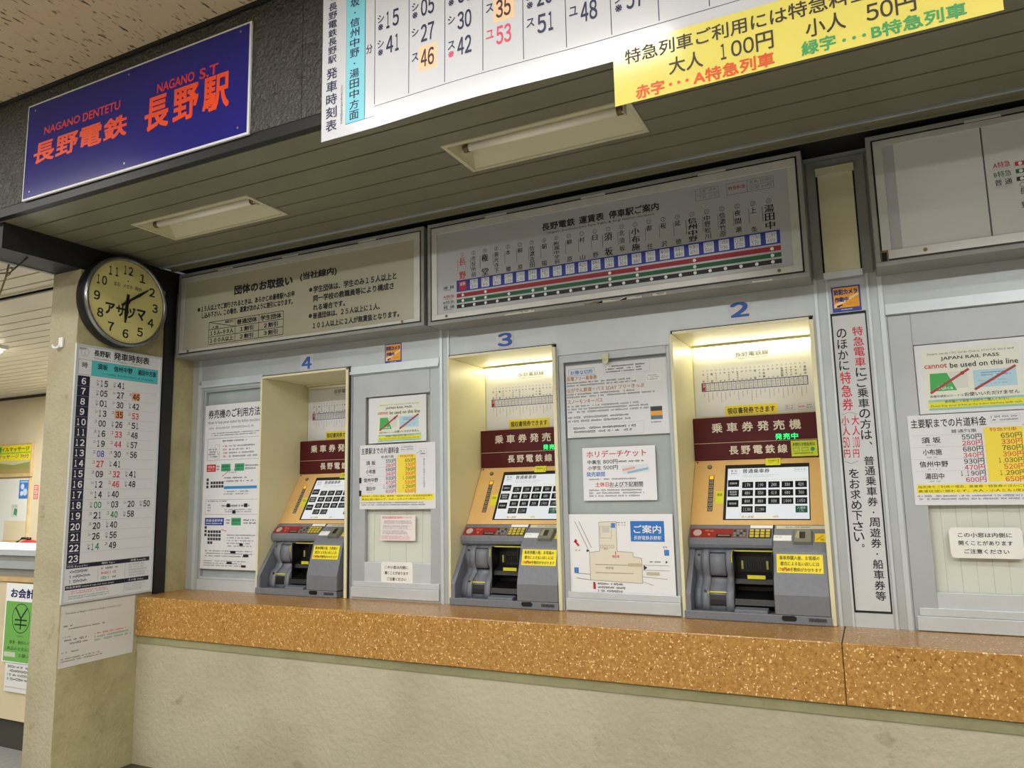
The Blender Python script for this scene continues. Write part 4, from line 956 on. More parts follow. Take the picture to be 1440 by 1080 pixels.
    def screen(q):
        q.rect(0.034, 0.070, 0.988, 0.982, SL, 1)
        q.frame(0.045, 0.085, 0.175, 0.20, 0.001, (190, 180, 140), 2); q.text('乗 換', 0.07, 0.10, 0.15, 0.135, K, 0, 3, 1); q.text('発売中', 0.07, 0.15, 0.15, 0.18, K, 0, 3, 1)
        q.text('普通乗車券', 0.215, 0.085, 0.54, 0.165, K, 0.01, 3, 2); q.frame(0.83, 0.08, 0.97, 0.15, 0.001, LG, 2); q.greek(0.84, 0.10, 0.96, 0.13, 1, GREY)
        q.greek(0.215, 0.185, 0.70, 0.245, 2, (190, 192, 196))
        q.frame(0.195, 0.28, 0.985, 0.295, 0.001, (232, 214, 150), 2); q.rect(0.195, 0.28, 0.198, 0.985, (232, 214, 150), 2)
        dk = ink((34, 34, 44), 0.3, 0.02); wt = ink((235, 236, 238), 0.3, 0.6)
        for v, tx in ((0.285, ['回数券']), (0.465, ['乗車券', '+特急券']), (0.65, ['特急券'])):
            q.rect(0.042, v, 0.178, v + 0.125, dk, 2)
            for i, s_ in enumerate(tx):
                h = 0.045; v0 = v + 0.0625 - h * len(tx) / 2 + i * h; q.text(s_, 0.065, v0 + .004, 0.155, v0 + h - .004, wt, 0.01, 3, 1)
        for i, s_ in enumerate('170 190 240 330 420 480 550 610 680 760 800 880 930 1000 1050 1130 1190'.split()):
            c, rw = i % 5, i // 5; u, v = 0.215 + c * 0.155, 0.325 + rw * 0.145
            q.rect(u, v, u + 0.132, v + 0.112, dk, 2); q.text(s_, u + (0.034 if len(s_) < 4 else 0.022), v + 0.028, u + (0.098 if len(s_) < 4 else 0.11), v + 0.086, wt, 0.012, 3, 1)
        q.rect(0.835, 0.76, 0.967, 0.875, ink((30, 140, 104), 0.3, 0.25), 2); q.text('入場券', 0.855, 0.775, 0.947, 0.815, wt, 0.01, 3, 1); q.text('170', 0.878, 0.825, 0.925, 0.862, wt, 0.01, 3, 1)
        q.rect(0.21, 0.915, 0.66, 0.975, ink((250, 246, 224), 0.3, 0.8), 2); q.text('投入金額', 0.22, 0.925, 0.36, 0.965, GREY, 0, 3, 1); q.text('0円', 0.58, 0.925, 0.64, 0.965, GREY, 0, 3, 1)
    lab('touch_screen', sp, t, 0.252, 0.085, 0.898, 0.930, M_MBLACK, screen)
    tg = Sheet(t.P(0.570, -0.004, 0.004), t.U, t.V, 0.066, 0.040, ink((226, 224, 40)), 0.001)
    tg.text('領収書発行', 0.15, 0.3, 0.72, 0.5, K, 0, 2, 1); tg.rect(0.83, 0.2, 0.86, 0.8, K, 1); tg.greek(0.2, 0.6, 0.65, 0.75, 1, GREY); o = tg.mb.build('tag', sp); o['label'] = 'lime yellow hanging tag'
    # maroon heading panel
    b = MB(); bx(b, 0.0, W - 0.012, 0.345, 0.39, 0.692, 0.897, M_MAROON); hp = b.build('heading_panel', r, bevel=0.001)
    q = front(X + 0.001, X + W - 0.013, Z + 0.693, Z + 0.896, Y + 0.3445, False); IV = (222, 214, 196)
    q.rect(0, 0.603, 1, 0.613, (226, 200, 170), 1)
    for i, ch_ in enumerate('乗車券発売機'): q.text(ch_, 0.155 + i * 0.125, 0.135, 0.245 + i * 0.125, 0.365, IV, 0.02, 2, 2)
    for i, ch_ in enumerate('長野電鉄線'): q.text(ch_, 0.29 + i * 0.097, 0.695, 0.365 + i * 0.097, 0.895, IV, 0.02, 2, 2)
    q.mb.build('lettering', hp)
    q = front(X + 0.375, X + 0.485, Z + 0.771, Z + 0.811, Y + 0.3445, False); q.rect(0.02, 0.05, 0.98, 0.95, (40, 16, 18), 1); lg = ink((40, 255, 120), 0.4, 1.6)
    for i, ch_ in enumerate('発売中'): q.text(ch_, 0.05 + i * 0.32, 0.15, 0.32 + i * 0.32, 0.85, lg, 0.015, 2, 2)
    q.mb.build('lit_sign', hp)
    q = front(X + 0.447, X + 0.560, Z + 0.696, Z + 0.768, Y + 0.344, ink((206, 220, 50)), 0.0008)
    q.text('長野行き特急券は', 0.06, 0.12, 0.92, 0.36, K, 0.02, 2, 1); q.frame(0.07, 0.45, 0.32, 0.68, 0.002, GRN); q.frame(0.40, 0.45, 0.65, 0.68, 0.002, GRN); q.disc(0.82, 0.56, 0.009, GRN, 2, 12); q.greek(0.08, 0.74, 0.9, 0.88, 1, K)
    o = q.mb.build('sticker', hp); o['label'] = 'lime green sticker'
    return r
m2 = machine('grey and beige ticket machine under the number 2')
m3 = dup(m2, (-1.972 + 0.785, 0, 0), 'grey and beige ticket machine under the number 3')
m4 = dup(m2, (-3.279 + 0.785, 0, 0), 'grey and beige ticket machine under the number 4, in the unlit alcove')

def chart_sheet(label):
    s = front(-0.780, -0.212, 1.828, 2.152, 3.7425, M_PAPER, 0.001)
    s.text('長野電鉄線', 0.36, 0.03, 0.64, 0.11, (110, 106, 96), 0.01, 2, 2); s.text('Nagano Dentetsu Line', 0.385, 0.125, 0.615, 0.15, GREY, 0, 2, 1)
    chart(s, 0.062, 0.938, (0.325, 0.47, 0.475, 0.61), small=True)
    s.frame(0.745, 0.88, 0.82, 0.97, 0.001, LG); s.greek(0.75, 0.89, 0.815, 0.96, 2, GREY); s.frame(0.845, 0.88, 0.97, 0.97, 0.001, LG); s.greek(0.85, 0.90, 0.90, 0.95, 1, (206, 80, 80)); s.greek(0.91, 0.89, 0.965, 0.96, 2, GREY)
    o = s.mb.build('fare_chart'); return tag(o, label, 'chart', 'small fare charts on the alcove backs')
c2 = chart_sheet('small white fare chart at the back of the alcove under the number 2')
dup(c2, (-1.189, 0, 0), 'small white fare chart at the back of the alcove under the number 3')
dup(c2, (-2.494, 0, 0), 'small white fare chart at the back of the unlit alcove under the number 4')
s = front(-0.637, -0.392, 1.827, 1.876, 3.741, ink((240, 220, 60)), 0.001); s.text('領収書発券できます', 0.04, 0.2, 0.95, 0.82, K, 0.015, 2, 2)
o = s.mb.build('receipt_notice'); tag(o, 'yellow receipt strip on the fare chart under the number 2', 'notice', 'yellow receipt strips')
dup(o, (-1.189, 0, 0), 'yellow receipt strip on the fare chart under the number 3'); dup(o, (-2.494, 0, 0), 'yellow receipt strip on the fare chart under the number 4')

# ================================================================== plates, stickers and papers on the ticket front
yF = YF - 0.0012
for d, x0, x1, z0, z1 in (('4', -3.002, -2.908, 2.200, 2.304), ('3', -1.703, -1.602, 2.203, 2.303), ('2', -0.533, -0.435, 2.217, 2.314)):
    s = front(x0, x1, z0, z1, yF, mat('pale_plate', (192, 194, 194), 0.35), 0.001); s.text(d, 0.10, 0.16, 0.92, 0.86, (48, 92, 178), 0.03, 2, 5)
    o = s.mb.build('number_plate'); tag(o, 'blue number %s on a pale square plate' % d, 'number', 'blue counter numbers')
def camsticker(x0, x1, z0, z1, label):
    s = front(x0, x1, z0, z1, yF, ink((36, 62, 160), 0.3), 0.001); OG = (244, 168, 30)
    s.rect(0.06, 0.05, 0.94, 0.84, OG, 1); s.poly([(0.06, 0.84), (0.94, 0.38), (0.94, 0.30), (0.06, 0.70)], (250, 220, 170), 2)
    s.text('防犯カメラ', 0.09, 0.12, 0.90, 0.33, (20, 40, 130), 0.045, 3, 2); s.text('作動中', 0.10, 0.42, 0.58, 0.61, (20, 40, 130), 0.045, 3, 2)
    s.line(0.16, 0.78, 0.36, 0.72, 0.006, K, 3); s.line(0.22, 0.74, 0.24, 0.82, 0.004, K, 3); s.greek(0.5, 0.66, 0.9, 0.76, 2, (190, 120, 30)); s.greek(0.3, 0.88, 0.7, 0.95, 1, WHITE)
    o = s.mb.build('camera_sticker'); tag(o, label, 'sticker', 'security camera stickers')
camsticker(-2.397, -2.286, 2.190, 2.303, 'blue and orange security camera sticker above the window between numbers 4 and 3')
camsticker(-0.104, 0.007, 2.2025, 2.312, 'blue and orange security camera sticker above the upright banner')
# instruction sheet at the far left
s = front(-3.769, -3.297, 1.047, 2.050, YF + 0.0005, M_PAPER, 0.001)
s.text('券売機のご利用方法', 0.06, 0.03, 0.97, 0.085, K, 0.01, 2, 2); s.text('How to buy your ticket by ticket machine', 0.06, 0.10, 0.97, 0.125, GREY, 0, 2, 1); s.greek(0.07, 0.135, 0.92, 0.158, 1, LG, 0.7, 0.9, 0.1)
s.greek(0.12, 0.172, 0.97, 0.198, 2, K, 0.4, 0.9, 0.1)
s.frame(0.06, 0.21, 0.98, 0.345, 0.0015, GREY); s.greek(0.08, 0.27, 0.29, 0.33, 4, GREY, 0.7); s.frame(0.20, 0.25, 0.28, 0.335, 0.0012, (200, 60, 60)); s.greek(0.33, 0.222, 0.80, 0.235, 1, K, .6); s.greek(0.45, 0.25, 0.95, 0.335, 4, GREY, 0.4); s.greek(0.34, 0.25, 0.42, 0.335, 4, (214, 100, 100), 0.5)
for a, c_, q, v in ((0.06, (200, 40, 44), '特急券', 0.37), (0.32, (60, 160, 110), '乗車券', 0.37), (0.56, (60, 160, 110), '特急券', 0.37), (0.06, (36, 60, 150), '普通/各駅停車', 0.695), (0.53, (60, 160, 110), '乗車券', 0.695)):
    w_ = 0.34 if c_[2] == 150 else 0.165; s.rect(a, v, a + w_, v + 0.045, c_); s.text(q, a + 0.02, v + 0.008, a + w_ - 0.02, v + 0.024, WHITE if c_[1] < 100 else K, 0, 2, 1); s.greek(a + 0.02, v + 0.028, a + w_ - 0.02, v + 0.04, 1, WHITE if c_[1] < 100 else K)
s.greek(0.24, 0.375, 0.30, 0.41, 2, K, .5); s.greek(0.74, 0.375, 0.97, 0.41, 2, K, .5); s.greek(0.43, 0.70, 0.51, 0.735, 2, K, .5); s.greek(0.74, 0.70, 0.97, 0.735, 2, K, .5)
def pad(u, v, n, m_):
    for i in range(n):
        for j in range(m_): s.rect(u + j * 0.048, v + i * 0.022, u + j * 0.048 + 0.040, v + i * 0.022 + 0.016, (50, 52, 60), 2)
pad(0.14, 0.475, 2, 5); pad(0.065, 0.455, 3, 1); pad(0.12, 0.77, 3, 5); pad(0.12, 0.836, 1, 2); pad(0.06, 0.745, 3, 1)
s.line(0.34, 0.445, 0.45, 0.415, 0.004, (190, 40, 44)); s.greek(0.46, 0.40, 0.6, 0.43, 2, GREY); s.greek(0.38, 0.445, 0.90, 0.485, 2, K, .4); s.rect(0.38, 0.505, 0.95, 0.522, (40, 140, 200)); s.greek(0.38, 0.53, 0.92, 0.56, 2, GREY)
s.frame(0.06, 0.585, 0.98, 0.675, 0.0015, GREY); s.greek(0.10, 0.59, 0.45, 0.60, 1, K, .6); s.greek(0.10, 0.61, 0.16, 0.66, 3, K); s.greek(0.33, 0.615, 0.92, 0.632, 1, K, .6); s.greek(0.40, 0.64, 0.95, 0.665, 2, GREY); s.rect(0.44, 0.61, 0.50, 0.632, K, 2); s.rect(0.74, 0.61, 0.80, 0.632, K, 2); s.rect(0.54, 0.65, 0.60, 0.67, K, 2)
s.line(0.36, 0.765, 0.45, 0.775, 0.004, (190, 40, 44)); s.greek(0.46, 0.79, 0.95, 0.87, 5, GREY, .4); s.rect(0.68, 0.845, 0.74, 0.86, K, 2)
s.greek(0.08, 0.885, 0.95, 0.93, 3, GREY, .4); s.rect(0.53, 0.89, 0.62, 0.905, K, 2); s.rect(0.75, 0.91, 0.84, 0.925, K, 2); s.greek(0.06, 0.945, 0.9, 0.985, 3, GREY, .4); s.rect(0.47, 0.955, 0.56, 0.968, K, 2); s.rect(0.72, 0.972, 0.80, 0.985, K, 2)
o = s.mb.build('instruction_sheet'); tag(o, 'tall white instruction sheet on ticket buying in the left glazed panel', 'notice')

def jrp(x0, x1, z0, z1, cx0, cx1, cz0, cz1, label):
    r = thing('rail_pass_notice', label, 'notice', ((x0 + x1) / 2, YF + 0.012, z0), group='rail pass notices')
    b = MB(); b.box(x0, x1, YF + 0.0105, YF + 0.0125, z0, z1, mat('white_sleeve', (226, 230, 232), 0.2)); b.build('backing_sheet', r)
    s = front(cx0, cx1, cz0, cz1, YF + 0.0098, mat('pale_green_paper', (226, 228, 214), 0.5), 0.0005)
    s.text('Smart cards / IC cards (Suica, ICOCA etc.) and', 0.06, 0.06, 0.95, 0.105, GREY, 0, 2, 1); s.text('JAPAN RAIL PASS', 0.20, 0.135, 0.80, 0.205, K, 0.0, 2, 2)
    s.text('cannot', 0.02, 0.245, 0.26, 0.315, (200, 60, 60), 0.0, 2, 2); s.text('be used on this line', 0.29, 0.24, 0.98, 0.325, K, 0.0, 2, 2)
    s.poly([(0.07, 0.40), (0.25, 0.40), (0.34, 0.69), (0.06, 0.69)], (66, 170, 84), 2); s.rect(0.27, 0.39, 0.46, 0.66, (214, 216, 208), 1); s.text('Suica', 0.14, 0.61, 0.30, 0.67, WHITE, 0, 3, 1)
    s.rect(0.52, 0.39, 0.95, 0.67, (176, 212, 226), 1); s.greek(0.6, 0.42, 0.9, 0.5, 2, (90, 120, 170)); s.greek(0.56, 0.54, 0.9, 0.64, 2, (150, 180, 200))
    s.line(0.06, 0.72, 0.48, 0.36, 0.009, (170, 60, 66), 4); s.line(0.52, 0.70, 0.95, 0.36, 0.009, (170, 60, 66), 4); s.disc(0.41, 0.42, 0.007, (150, 50, 50), 5)
    s.text('各種交通系ICカードは', 0.05, 0.755, 0.40, 0.795, K, 0, 2, 1); s.text('お使いいただけません', 0.41, 0.735, 0.96, 0.80, K, 0.01, 2, 2)
    s.rect(0.03, 0.83, 1, 1, (150, 196, 196), 1); s.rect(0.03, 0.865, 1, 0.965, (226, 222, 50), 2); s.text('券売機にて現金で切符をご購入ください', 0.2, 0.845, 0.85, 0.895, K, 0, 3, 1); s.text('Please buy your ticket at the ticket machine with cash', 0.05, 0.915, 0.97, 0.955, K, 0, 3, 1)
    s.mb.build('printed_card', r)
jrp(-2.513, -2.136, 1.757, 2.008, -2.456, -2.169, 1.764, 1.982, 'small green and blue rail pass notice on the window between numbers 4 and 3')
jrp(0.183, 0.600, 1.755, 2.033, 0.207, 0.535, 1.768, 2.012, 'large rail pass notice with crossed-out cards at the right edge')
def fares(x0, x1, z0, z1, label):
    s = front(x0, x1, z0, z1, YF + 0.0008, M_PAPER, 0.001)
    s.text('主要駅までの片道料金', 0.02, 0.045, 0.53, 0.145, K, 0.005, 2, 2); s.text('普通列車', 0.29, 0.175, 0.46, 0.215, K, 0, 2, 1)
    s.rect(0.505, 0.17, 0.755, 0.755, (244, 220, 70)); s.text('特急列車', 0.545, 0.175, 0.72, 0.215, (200, 90, 40), 0.01, 2, 1); s.greek(0.56, 0.04, 0.75, 0.11, 2, GREY); s.frame(0.56, 0.035, 0.75, 0.12, 0.0008, LG)
    for i, (nm, a, b_, c_, d) in enumerate((('須 坂', '550', '280', '650', '330'), ('小布施', '680', '340', '780', '390'), ('信州中野', '930', '470', '1,030', '520'), ('湯田中', '1,190', '600', '1,290', '650'))):
        v = 0.232 + i * 0.133; s.rect(0.02, v - 0.004, 0.505, v - 0.002, LG, 2)
        s.text(nm, 0.055 if len(nm) == 4 and nm[1] != ' ' else 0.085, v + 0.018, 0.25 if nm[0] == '信' else 0.215, v + 0.085, K, 0.012, 2, 2); s.greek(0.11, v + 0.10, 0.20, v + 0.118, 1, GREY)
        for q, u1, vv, cc_ in ((a, 0.49, v, K), (b_, 0.49, v + 0.066, CRIM), (c_, 0.745, v, (90, 80, 30)), (d, 0.745, v + 0.066, (214, 60, 60))):
            s.textl(q + '円', u1, vv + 0.002, vv + 0.062, cc_, 0, 2, 2, 1.05, 'r')
    s.frame(0.80, 0.09, 0.885, 0.21, 0.001, LG); s.greek(0.81, 0.11, 0.875, 0.19, 2, K); s.line(0.755, 0.16, 0.80, 0.14, 0.0012, K); s.vtext('特急をご利用の方は別途', 0.845, 0.865, 0.24, 0.68, GREY, 0, 2, 1)
    s.rect(0.02, 0.775, 0.975, 0.868, (244, 226, 40)); s.text('指定席をご利用の場合、乗車券・特急券のほかに別途座席指定券を', 0.03, 0.785, 0.96, 0.815, K, 0, 2, 1); s.text('乗車区間に関わらず、大人・小人とも1席300円です。', 0.03, 0.832, 0.88, 0.862, K, 0, 2, 1)
    s.greek(0.02, 0.885, 0.9, 0.95, 2, GREY, 0.5)
    o = s.mb.build('fare_sheet'); tag(o, label, 'notice', 'one-way fare sheets')
fares(-2.564, -2.073, 1.398, 1.748, 'small white one-way fare sheet between numbers 4 and 3')
fares(0.136, 0.640, 1.398, 1.751, 'large white one-way fare sheet at the right edge')
s = front(-2.431, -2.208, 1.231, 1.365, YF + 0.013, mat('pinkish_paper', (236, 226, 226), 0.5), 0.001)
s.text('特急回数指定席券について', 0.05, 0.04, 0.90, 0.14, (214, 80, 100), 0.01, 2, 1); s.greek(0.1, 0.2, 0.9, 0.34, 2, GREY); s.frame(0.06, 0.38, 0.92, 0.56, 0.0008, LG); s.greek(0.08, 0.40, 0.88, 0.54, 2, GREY); s.greek(0.05, 0.6, 0.85, 0.76, 3, GREY); s.greek(0.03, 0.80, 0.95, 0.96, 3, (220, 100, 120))
o = s.mb.build('pink_notice'); tag(o, 'small pale pink notice below the fare sheet of the left window', 'notice')
def roundnote(x0, x1, z0, z1, label):
    w_, h = x1 - x0, z1 - z0; s = front(x0, x1, z0, z1, YF + 0.0005, False); rr = 0.016; pts = []
    for cx, cy, a0 in ((w_ - rr, rr, -90), (w_ - rr, h - rr, 0), (rr, h - rr, 90), (rr, rr, 180)):
        for k_ in range(7): a = math.radians(a0 + 15 * k_); pts.append(((cx + rr * math.cos(a)) / w_, (cy + rr * math.sin(a)) / h))
    n = len(pts); P = [s.P(u, v, q) for q in (-0.001, 0) for u, v in pts]
    s.mb.add(P, [tuple(range(2 * n - 1, n - 1, -1)), tuple(range(n))] + [(i, (i + 1) % n, n + (i + 1) % n, n + i) for i in range(n)], mat('white_sticker', (238, 238, 234), 0.3))
    s.text('この小窓は内側に', 0.12, 0.17, 0.86, 0.32, K, 0, 2, 2); s.text('開くことがあります', 0.12, 0.43, 0.86, 0.58, K, 0, 2, 2); s.text('ご注意ください', 0.19, 0.70, 0.80, 0.85, K, 0, 2, 2)
    o = s.mb.build('window_warning'); tag(o, label, 'sticker', 'white rounded window warnings')
roundnote(-2.418, -2.217, 1.006, 1.121, 'white rounded warning sticker at the foot of the left window')
roundnote(0.241, 0.478, 1.198, 1.313, 'white rounded warning sticker on the right-hand window pane')
# papers on the sliding panel
s = front(-1.328, -0.826, 1.732, 2.085, YF + 0.0125, mat('grey_white_paper', (214, 216, 218), 0.4), 0.001); BR = (190, 130, 60); BL2 = (60, 120, 190)
s.frame(0.03, 0.05, 0.30, 0.145, 0.0014, BL2); s.text('お得な切符', 0.05, 0.07, 0.28, 0.13, BL2, 0.01, 2, 2); s.frame(0.39, 0.015, 0.84, 0.165, 0.001, LG); s.greek(0.41, 0.04, 0.82, 0.15, 3, K, .5)
s.text('長電フリー乗車券', 0.01, 0.155, 0.32, 0.215, BR, 0.01, 2, 2); s.greek(0.01, 0.225, 0.78, 0.30, 2, GREY, .5)
s.text('ながでん鉄道・バス 2DAY フリーきっぷ', 0.01, 0.315, 0.78, 0.375, BR, 0.005, 2, 2); s.greek(0.01, 0.385, 0.88, 0.46, 2, GREY, .5)
s.text('スノーモンキーパス', 0.01, 0.475, 0.37, 0.535, BR, 0.005, 2, 2); s.greek(0.01, 0.55, 0.94, 0.67, 3, GREY, .5); s.greek(0.01, 0.70, 0.80, 0.80, 2, GREY, .5)
s.rect(0.80, 0.20, 0.94, 0.30, (226, 226, 222)); s.greek(0.81, 0.21, 0.93, 0.29, 3, (120, 130, 150)); s.rect(0.83, 0.64, 0.94, 0.70, (50, 52, 60)); s.rect(0.83, 0.70, 0.94, 0.76, (220, 160, 60)); s.rect(0.83, 0.76, 0.94, 0.81, (90, 110, 130)); s.greek(0.83, 0.83, 0.95, 0.86, 1, K)
s.frame(0.03, 0.82, 0.76, 0.98, 0.001, LG); s.greek(0.05, 0.85, 0.72, 0.95, 2, K, .5)
o = s.mb.build('pass_leaflet'); tag(o, 'greyish leaflet with brown headings at the top of the sliding panel', 'notice')
s = front(-1.255, -0.899, 1.430, 1.680, YF + 0.0125, mat('cool_white_paper', (232, 232, 236), 0.45), 0.001)
s.text('ホリデーチケット', 0.06, 0.06, 0.88, 0.19, (200, 60, 60), 0.005, 2, 2); s.text('中高生', 0.07, 0.235, 0.26, 0.315, K); s.text('800円', 0.29, 0.235, 0.49, 0.315, K); s.greek(0.5, 0.25, 0.9, 0.305, 1, K, .6)
s.text('小学生', 0.07, 0.345, 0.26, 0.425, K); s.text('500円', 0.29, 0.345, 0.49, 0.425, K); s.text('発売期間', 0.05, 0.46, 0.31, 0.55, BL2, 0.01)
s.poly([(0.54, 0.36), (0.90, 0.34), (0.92, 0.48), (0.56, 0.52)], (214, 222, 230)); s.line(0.55, 0.44, 0.72, 0.40, 0.010, (226, 170, 150), 2); s.line(0.62, 0.49, 0.90, 0.42, 0.010, (150, 180, 206), 2)
s.greek(0.08, 0.58, 0.88, 0.62, 1, GREY, .7); s.text('土休日', 0.17, 0.655, 0.36, 0.745, (206, 60, 60), 0.005); s.text('および下記期間', 0.37, 0.655, 0.82, 0.745, K, 0.0)
s.greek(0.08, 0.78, 0.86, 0.94, 3, GREY, .5); s.rect(0.37, 0.752, 0.82, 0.757, K)
o = s.mb.build('holiday_leaflet'); tag(o, 'white holiday ticket leaflet in the middle of the sliding panel', 'notice')
s = front(-1.335, -0.834, 0.997, 1.367, YF + 0.0125, mat('map_paper', (234, 235, 238), 0.45), 0.001); CR = (226, 220, 202); GL_ = (140, 138, 132)
s.rect(0.605, 0.085, 0.92, 0.335, (40, 116, 196)); s.text('ご案内', 0.635, 0.135, 0.89, 0.235, WHITE, 0.01); s.text('長野電鉄長野駅', 0.635, 0.265, 0.89, 0.315, WHITE, 0.0, 2, 1)
body = [(0.20, 0.48), (0.30, 0.46), (0.30, 0.10), (0.47, 0.09), (0.47, 0.46), (0.62, 0.47), (0.62, 0.52), (0.70, 0.54), (0.70, 0.84), (0.20, 0.82)]
s.poly(body, CR, 1)
for i in range(len(body)): s.line(*body[i], *body[(i + 1) % len(body)], 0.0022, GL_, 2)
for p in ((0.06, 0.09, 0.20, 0.48), (0.10, 0.09, 0.22, 0.42), (0.06, 0.74, 0.20, 0.75), (0.06, 0.80, 0.20, 0.82)): s.line(*p, 0.003, GL_, 2)
s.frame(0.31, 0.15, 0.42, 0.30, 0.0014, GL_, 2); s.rect(0.33, 0.16, 0.40, 0.23, (206, 202, 190), 2); s.rect(0.42, 0.11, 0.46, 0.17, (60, 130, 200), 3); s.greek(0.47, 0.09, 0.58, 0.15, 2, GREY)
for p in ((0.25, 0.62, 0.62), (0.25, 0.72, 0.62)): s.rect(p[0], p[1], p[2], p[1] + 0.012, (176, 172, 160), 2)
for p in ((0.70, 0.62, 0.95, 0.62), (0.70, 0.68, 0.95, 0.68), (0.70, 0.76, 0.93, 0.78), (0.70, 0.82, 0.80, 0.86)): s.line(*p, 0.002, GL_, 2)
s.rect(0.57, 0.60, 0.70, 0.64, (196, 184, 150), 3); s.rect(0.74, 0.70, 0.86, 0.74, (196, 184, 150), 3); s.poly([(0.715, 0.62), (0.75, 0.65), (0.715, 0.68)], K, 3); s.greek(0.77, 0.565, 0.90, 0.59, 1, K, .7); s.poly([(0.92, 0.56), (0.94, 0.575), (0.92, 0.595)], K, 3)
s.rect(0.91, 0.43, 0.955, 0.50, (60, 130, 200), 2); s.greek(0.90, 0.38, 0.97, 0.42, 1, GREY); s.rect(0.04, 0.67, 0.085, 0.74, (60, 130, 200), 2); s.greek(0.05, 0.44, 0.12, 0.47, 1, K)
s.line(0.055, 0.34, 0.095, 0.40, 0.010, (200, 40, 50), 2); s.poly([(0.04, 0.36), (0.06, 0.31), (0.085, 0.34)], (200, 40, 50), 2); s.text('現在地', 0.42, 0.505, 0.49, 0.54, (210, 50, 60), 0.02, 3, 1); s.line(0.455, 0.46, 0.455, 0.50, 0.004, (200, 40, 50), 3)
s.rect(0.225, 0.86, 0.25, 0.93, (190, 30, 44), 2); s.greek(0.27, 0.84, 0.57, 0.97, 3, K, .5); s.text('改札', 0.34, 0.42, 0.385, 0.445, GREY, 0, 2, 1); s.text('待合室', 0.35, 0.65, 0.43, 0.68, GREY, 0, 3, 1); s.poly([(0.17, 0.44), (0.20, 0.46), (0.17, 0.475)], K, 3); s.poly([(0.22, 0.845), (0.25, 0.845), (0.235, 0.865)], K, 3)
for i in range(4): s.frame(0.31 + i * 0.035, 0.385, 0.335 + i * 0.035, 0.42, 0.0012, GREY, 3)
o = s.mb.build('station_map'); tag(o, 'station map with a blue heading at the foot of the sliding panel', 'map')
# upright banner between the openings
r = thing('upright_banner', 'tall narrow white banner with vertical black and red characters', 'banner', (-0.046, YF, 0.975))
b = MB(); b.box(-0.1145, 0.0215, YF + 0.012, YF + 0.026, 0.9755, 2.1995, M_MBLACK); b.build('backing', r)
s = front(-0.1095, 0.0165, 0.984, 2.190, YF + 0.010, mat('banner_film', (208, 210, 212), 0.2), 0.0015)
R_, B_ = (206, 44, 62), K
l1 = '特急電車にご乗車の方は、'; s.vtext(l1, 0.58, 0.90, 0.045, 0.475, [R_] * 4 + [B_] * 8, 0.0, 2, 3, 0.88)
s.vtext('普通乗車券・周遊券・船車券等', 0.60, 0.90, 0.492, 0.970, B_, 0.0, 2, 3, 0.88)
s.vtext('のほかに', 0.10, 0.40, 0.047, 0.198, B_, 0.0, 2, 3, 0.88); s.vtext('特急券', 0.10, 0.42, 0.199, 0.338, R_, 0.0, 2, 3, 0.90)
s.line(0.06, 0.348, 0.28, 0.339, 0.0015, GREY); s.line(0.28, 0.339, 0.52, 0.348, 0.0015, GREY)
s.vtext('大人', 0.33, 0.56, 0.352, 0.422, R_, 0.0, 2, 3, 0.92); s.text('100', 0.32, 0.425, 0.52, 0.461, R_, 0.0, 2, 3); s.text('円', 0.30, 0.468, 0.48, 0.495, R_, 0.0, 2, 3)
s.vtext('小人', 0.03, 0.26, 0.352, 0.422, R_, 0.0, 2, 3, 0.92); s.text('50', 0.03, 0.425, 0.22, 0.461, R_, 0.0, 2, 3); s.text('円', 0.03, 0.468, 0.21, 0.495, R_, 0.0, 2, 3)
s.line(0.02, 0.506, 0.22, 0.516, 0.0015, GREY); s.line(0.22, 0.516, 0.44, 0.506, 0.0015, GREY)
s.vtext('をお求め下さい。', 0.12, 0.42, 0.533, 0.815, B_, 0.0, 2, 3, 0.88)
s.mb.build('banner_sheet', r)

# ================================================================== hall seen beyond the column
b = MB(); YW = 5.70
b.box(-13, -4.0, YW, YW + 0.1, 0, 3.0, M_CREAMWALL); struct('wall_far', b, 'cream wall of the hall beyond the column')
b = MB(); zc = 2.77
ys = [2.145, 2.265, 2.39, 2.515, 2.64, 2.715]; e = [2.79, 3.046, 3.197]
while e[-1] < YW - 0.14: e.append(e[-1] + 0.134)
e.append(YW)
for A_ in (ys, e):
    for i in range(len(A_) - 1): b.box(-13, -4.128, A_[i] + 0.014, A_[i + 1], zc, zc + 0.01, M_BGPLANK)
b.box(-13, -4.128, 2.145, YW, zc + 0.02, zc + 0.03, M_DARK); b.box(-13, -4.128, 2.715, 2.722, zc - 0.012, zc + 0.02, M_BGPLANK); b.box(-13, -4.128, YW - 0.03, YW - 0.001, zc - 0.03, zc, M_BLACK)
struct('ceiling_hall', b, 'beige plank ceiling of the hall beyond the column')
r = thing('hall_light', 'slim lit lamp on the hall ceiling at the left edge', 'light', (-7.1, 3.63, zc - 0.001))
b = MB(); b.box(-7.7, -6.5, 3.60, 3.70, zc - 0.03, zc - 0.001, M_WHITEPL); b.build('base', r)
b = MB(); b.cyl((-7.68, 3.65, zc - 0.048), (1, 0, 0), 0.016, 1.16, M_TUBEON, 14); b.build('tube', r)
b = MB(); b.tube([(-3.93, 2.30, 2.755), (-4.17, 2.352, 2.72), (-4.45, 2.36, 2.752)], 0.004, M_MBLACK)
b.tube([(-4.145, 2.33, 2.765), (-4.20, 2.35, 2.70), (-4.27, 2.37, 2.64), (-4.30, 2.38, 2.62)], 0.005, M_BRASS)
b.tube([(-4.20, 2.35, 2.70), (-4.165, 2.35, 2.712), (-4.145, 2.35, 2.73), (-4.15, 2.35, 2.745), (-4.165, 2.35, 2.748)], 0.004, M_BRASS)
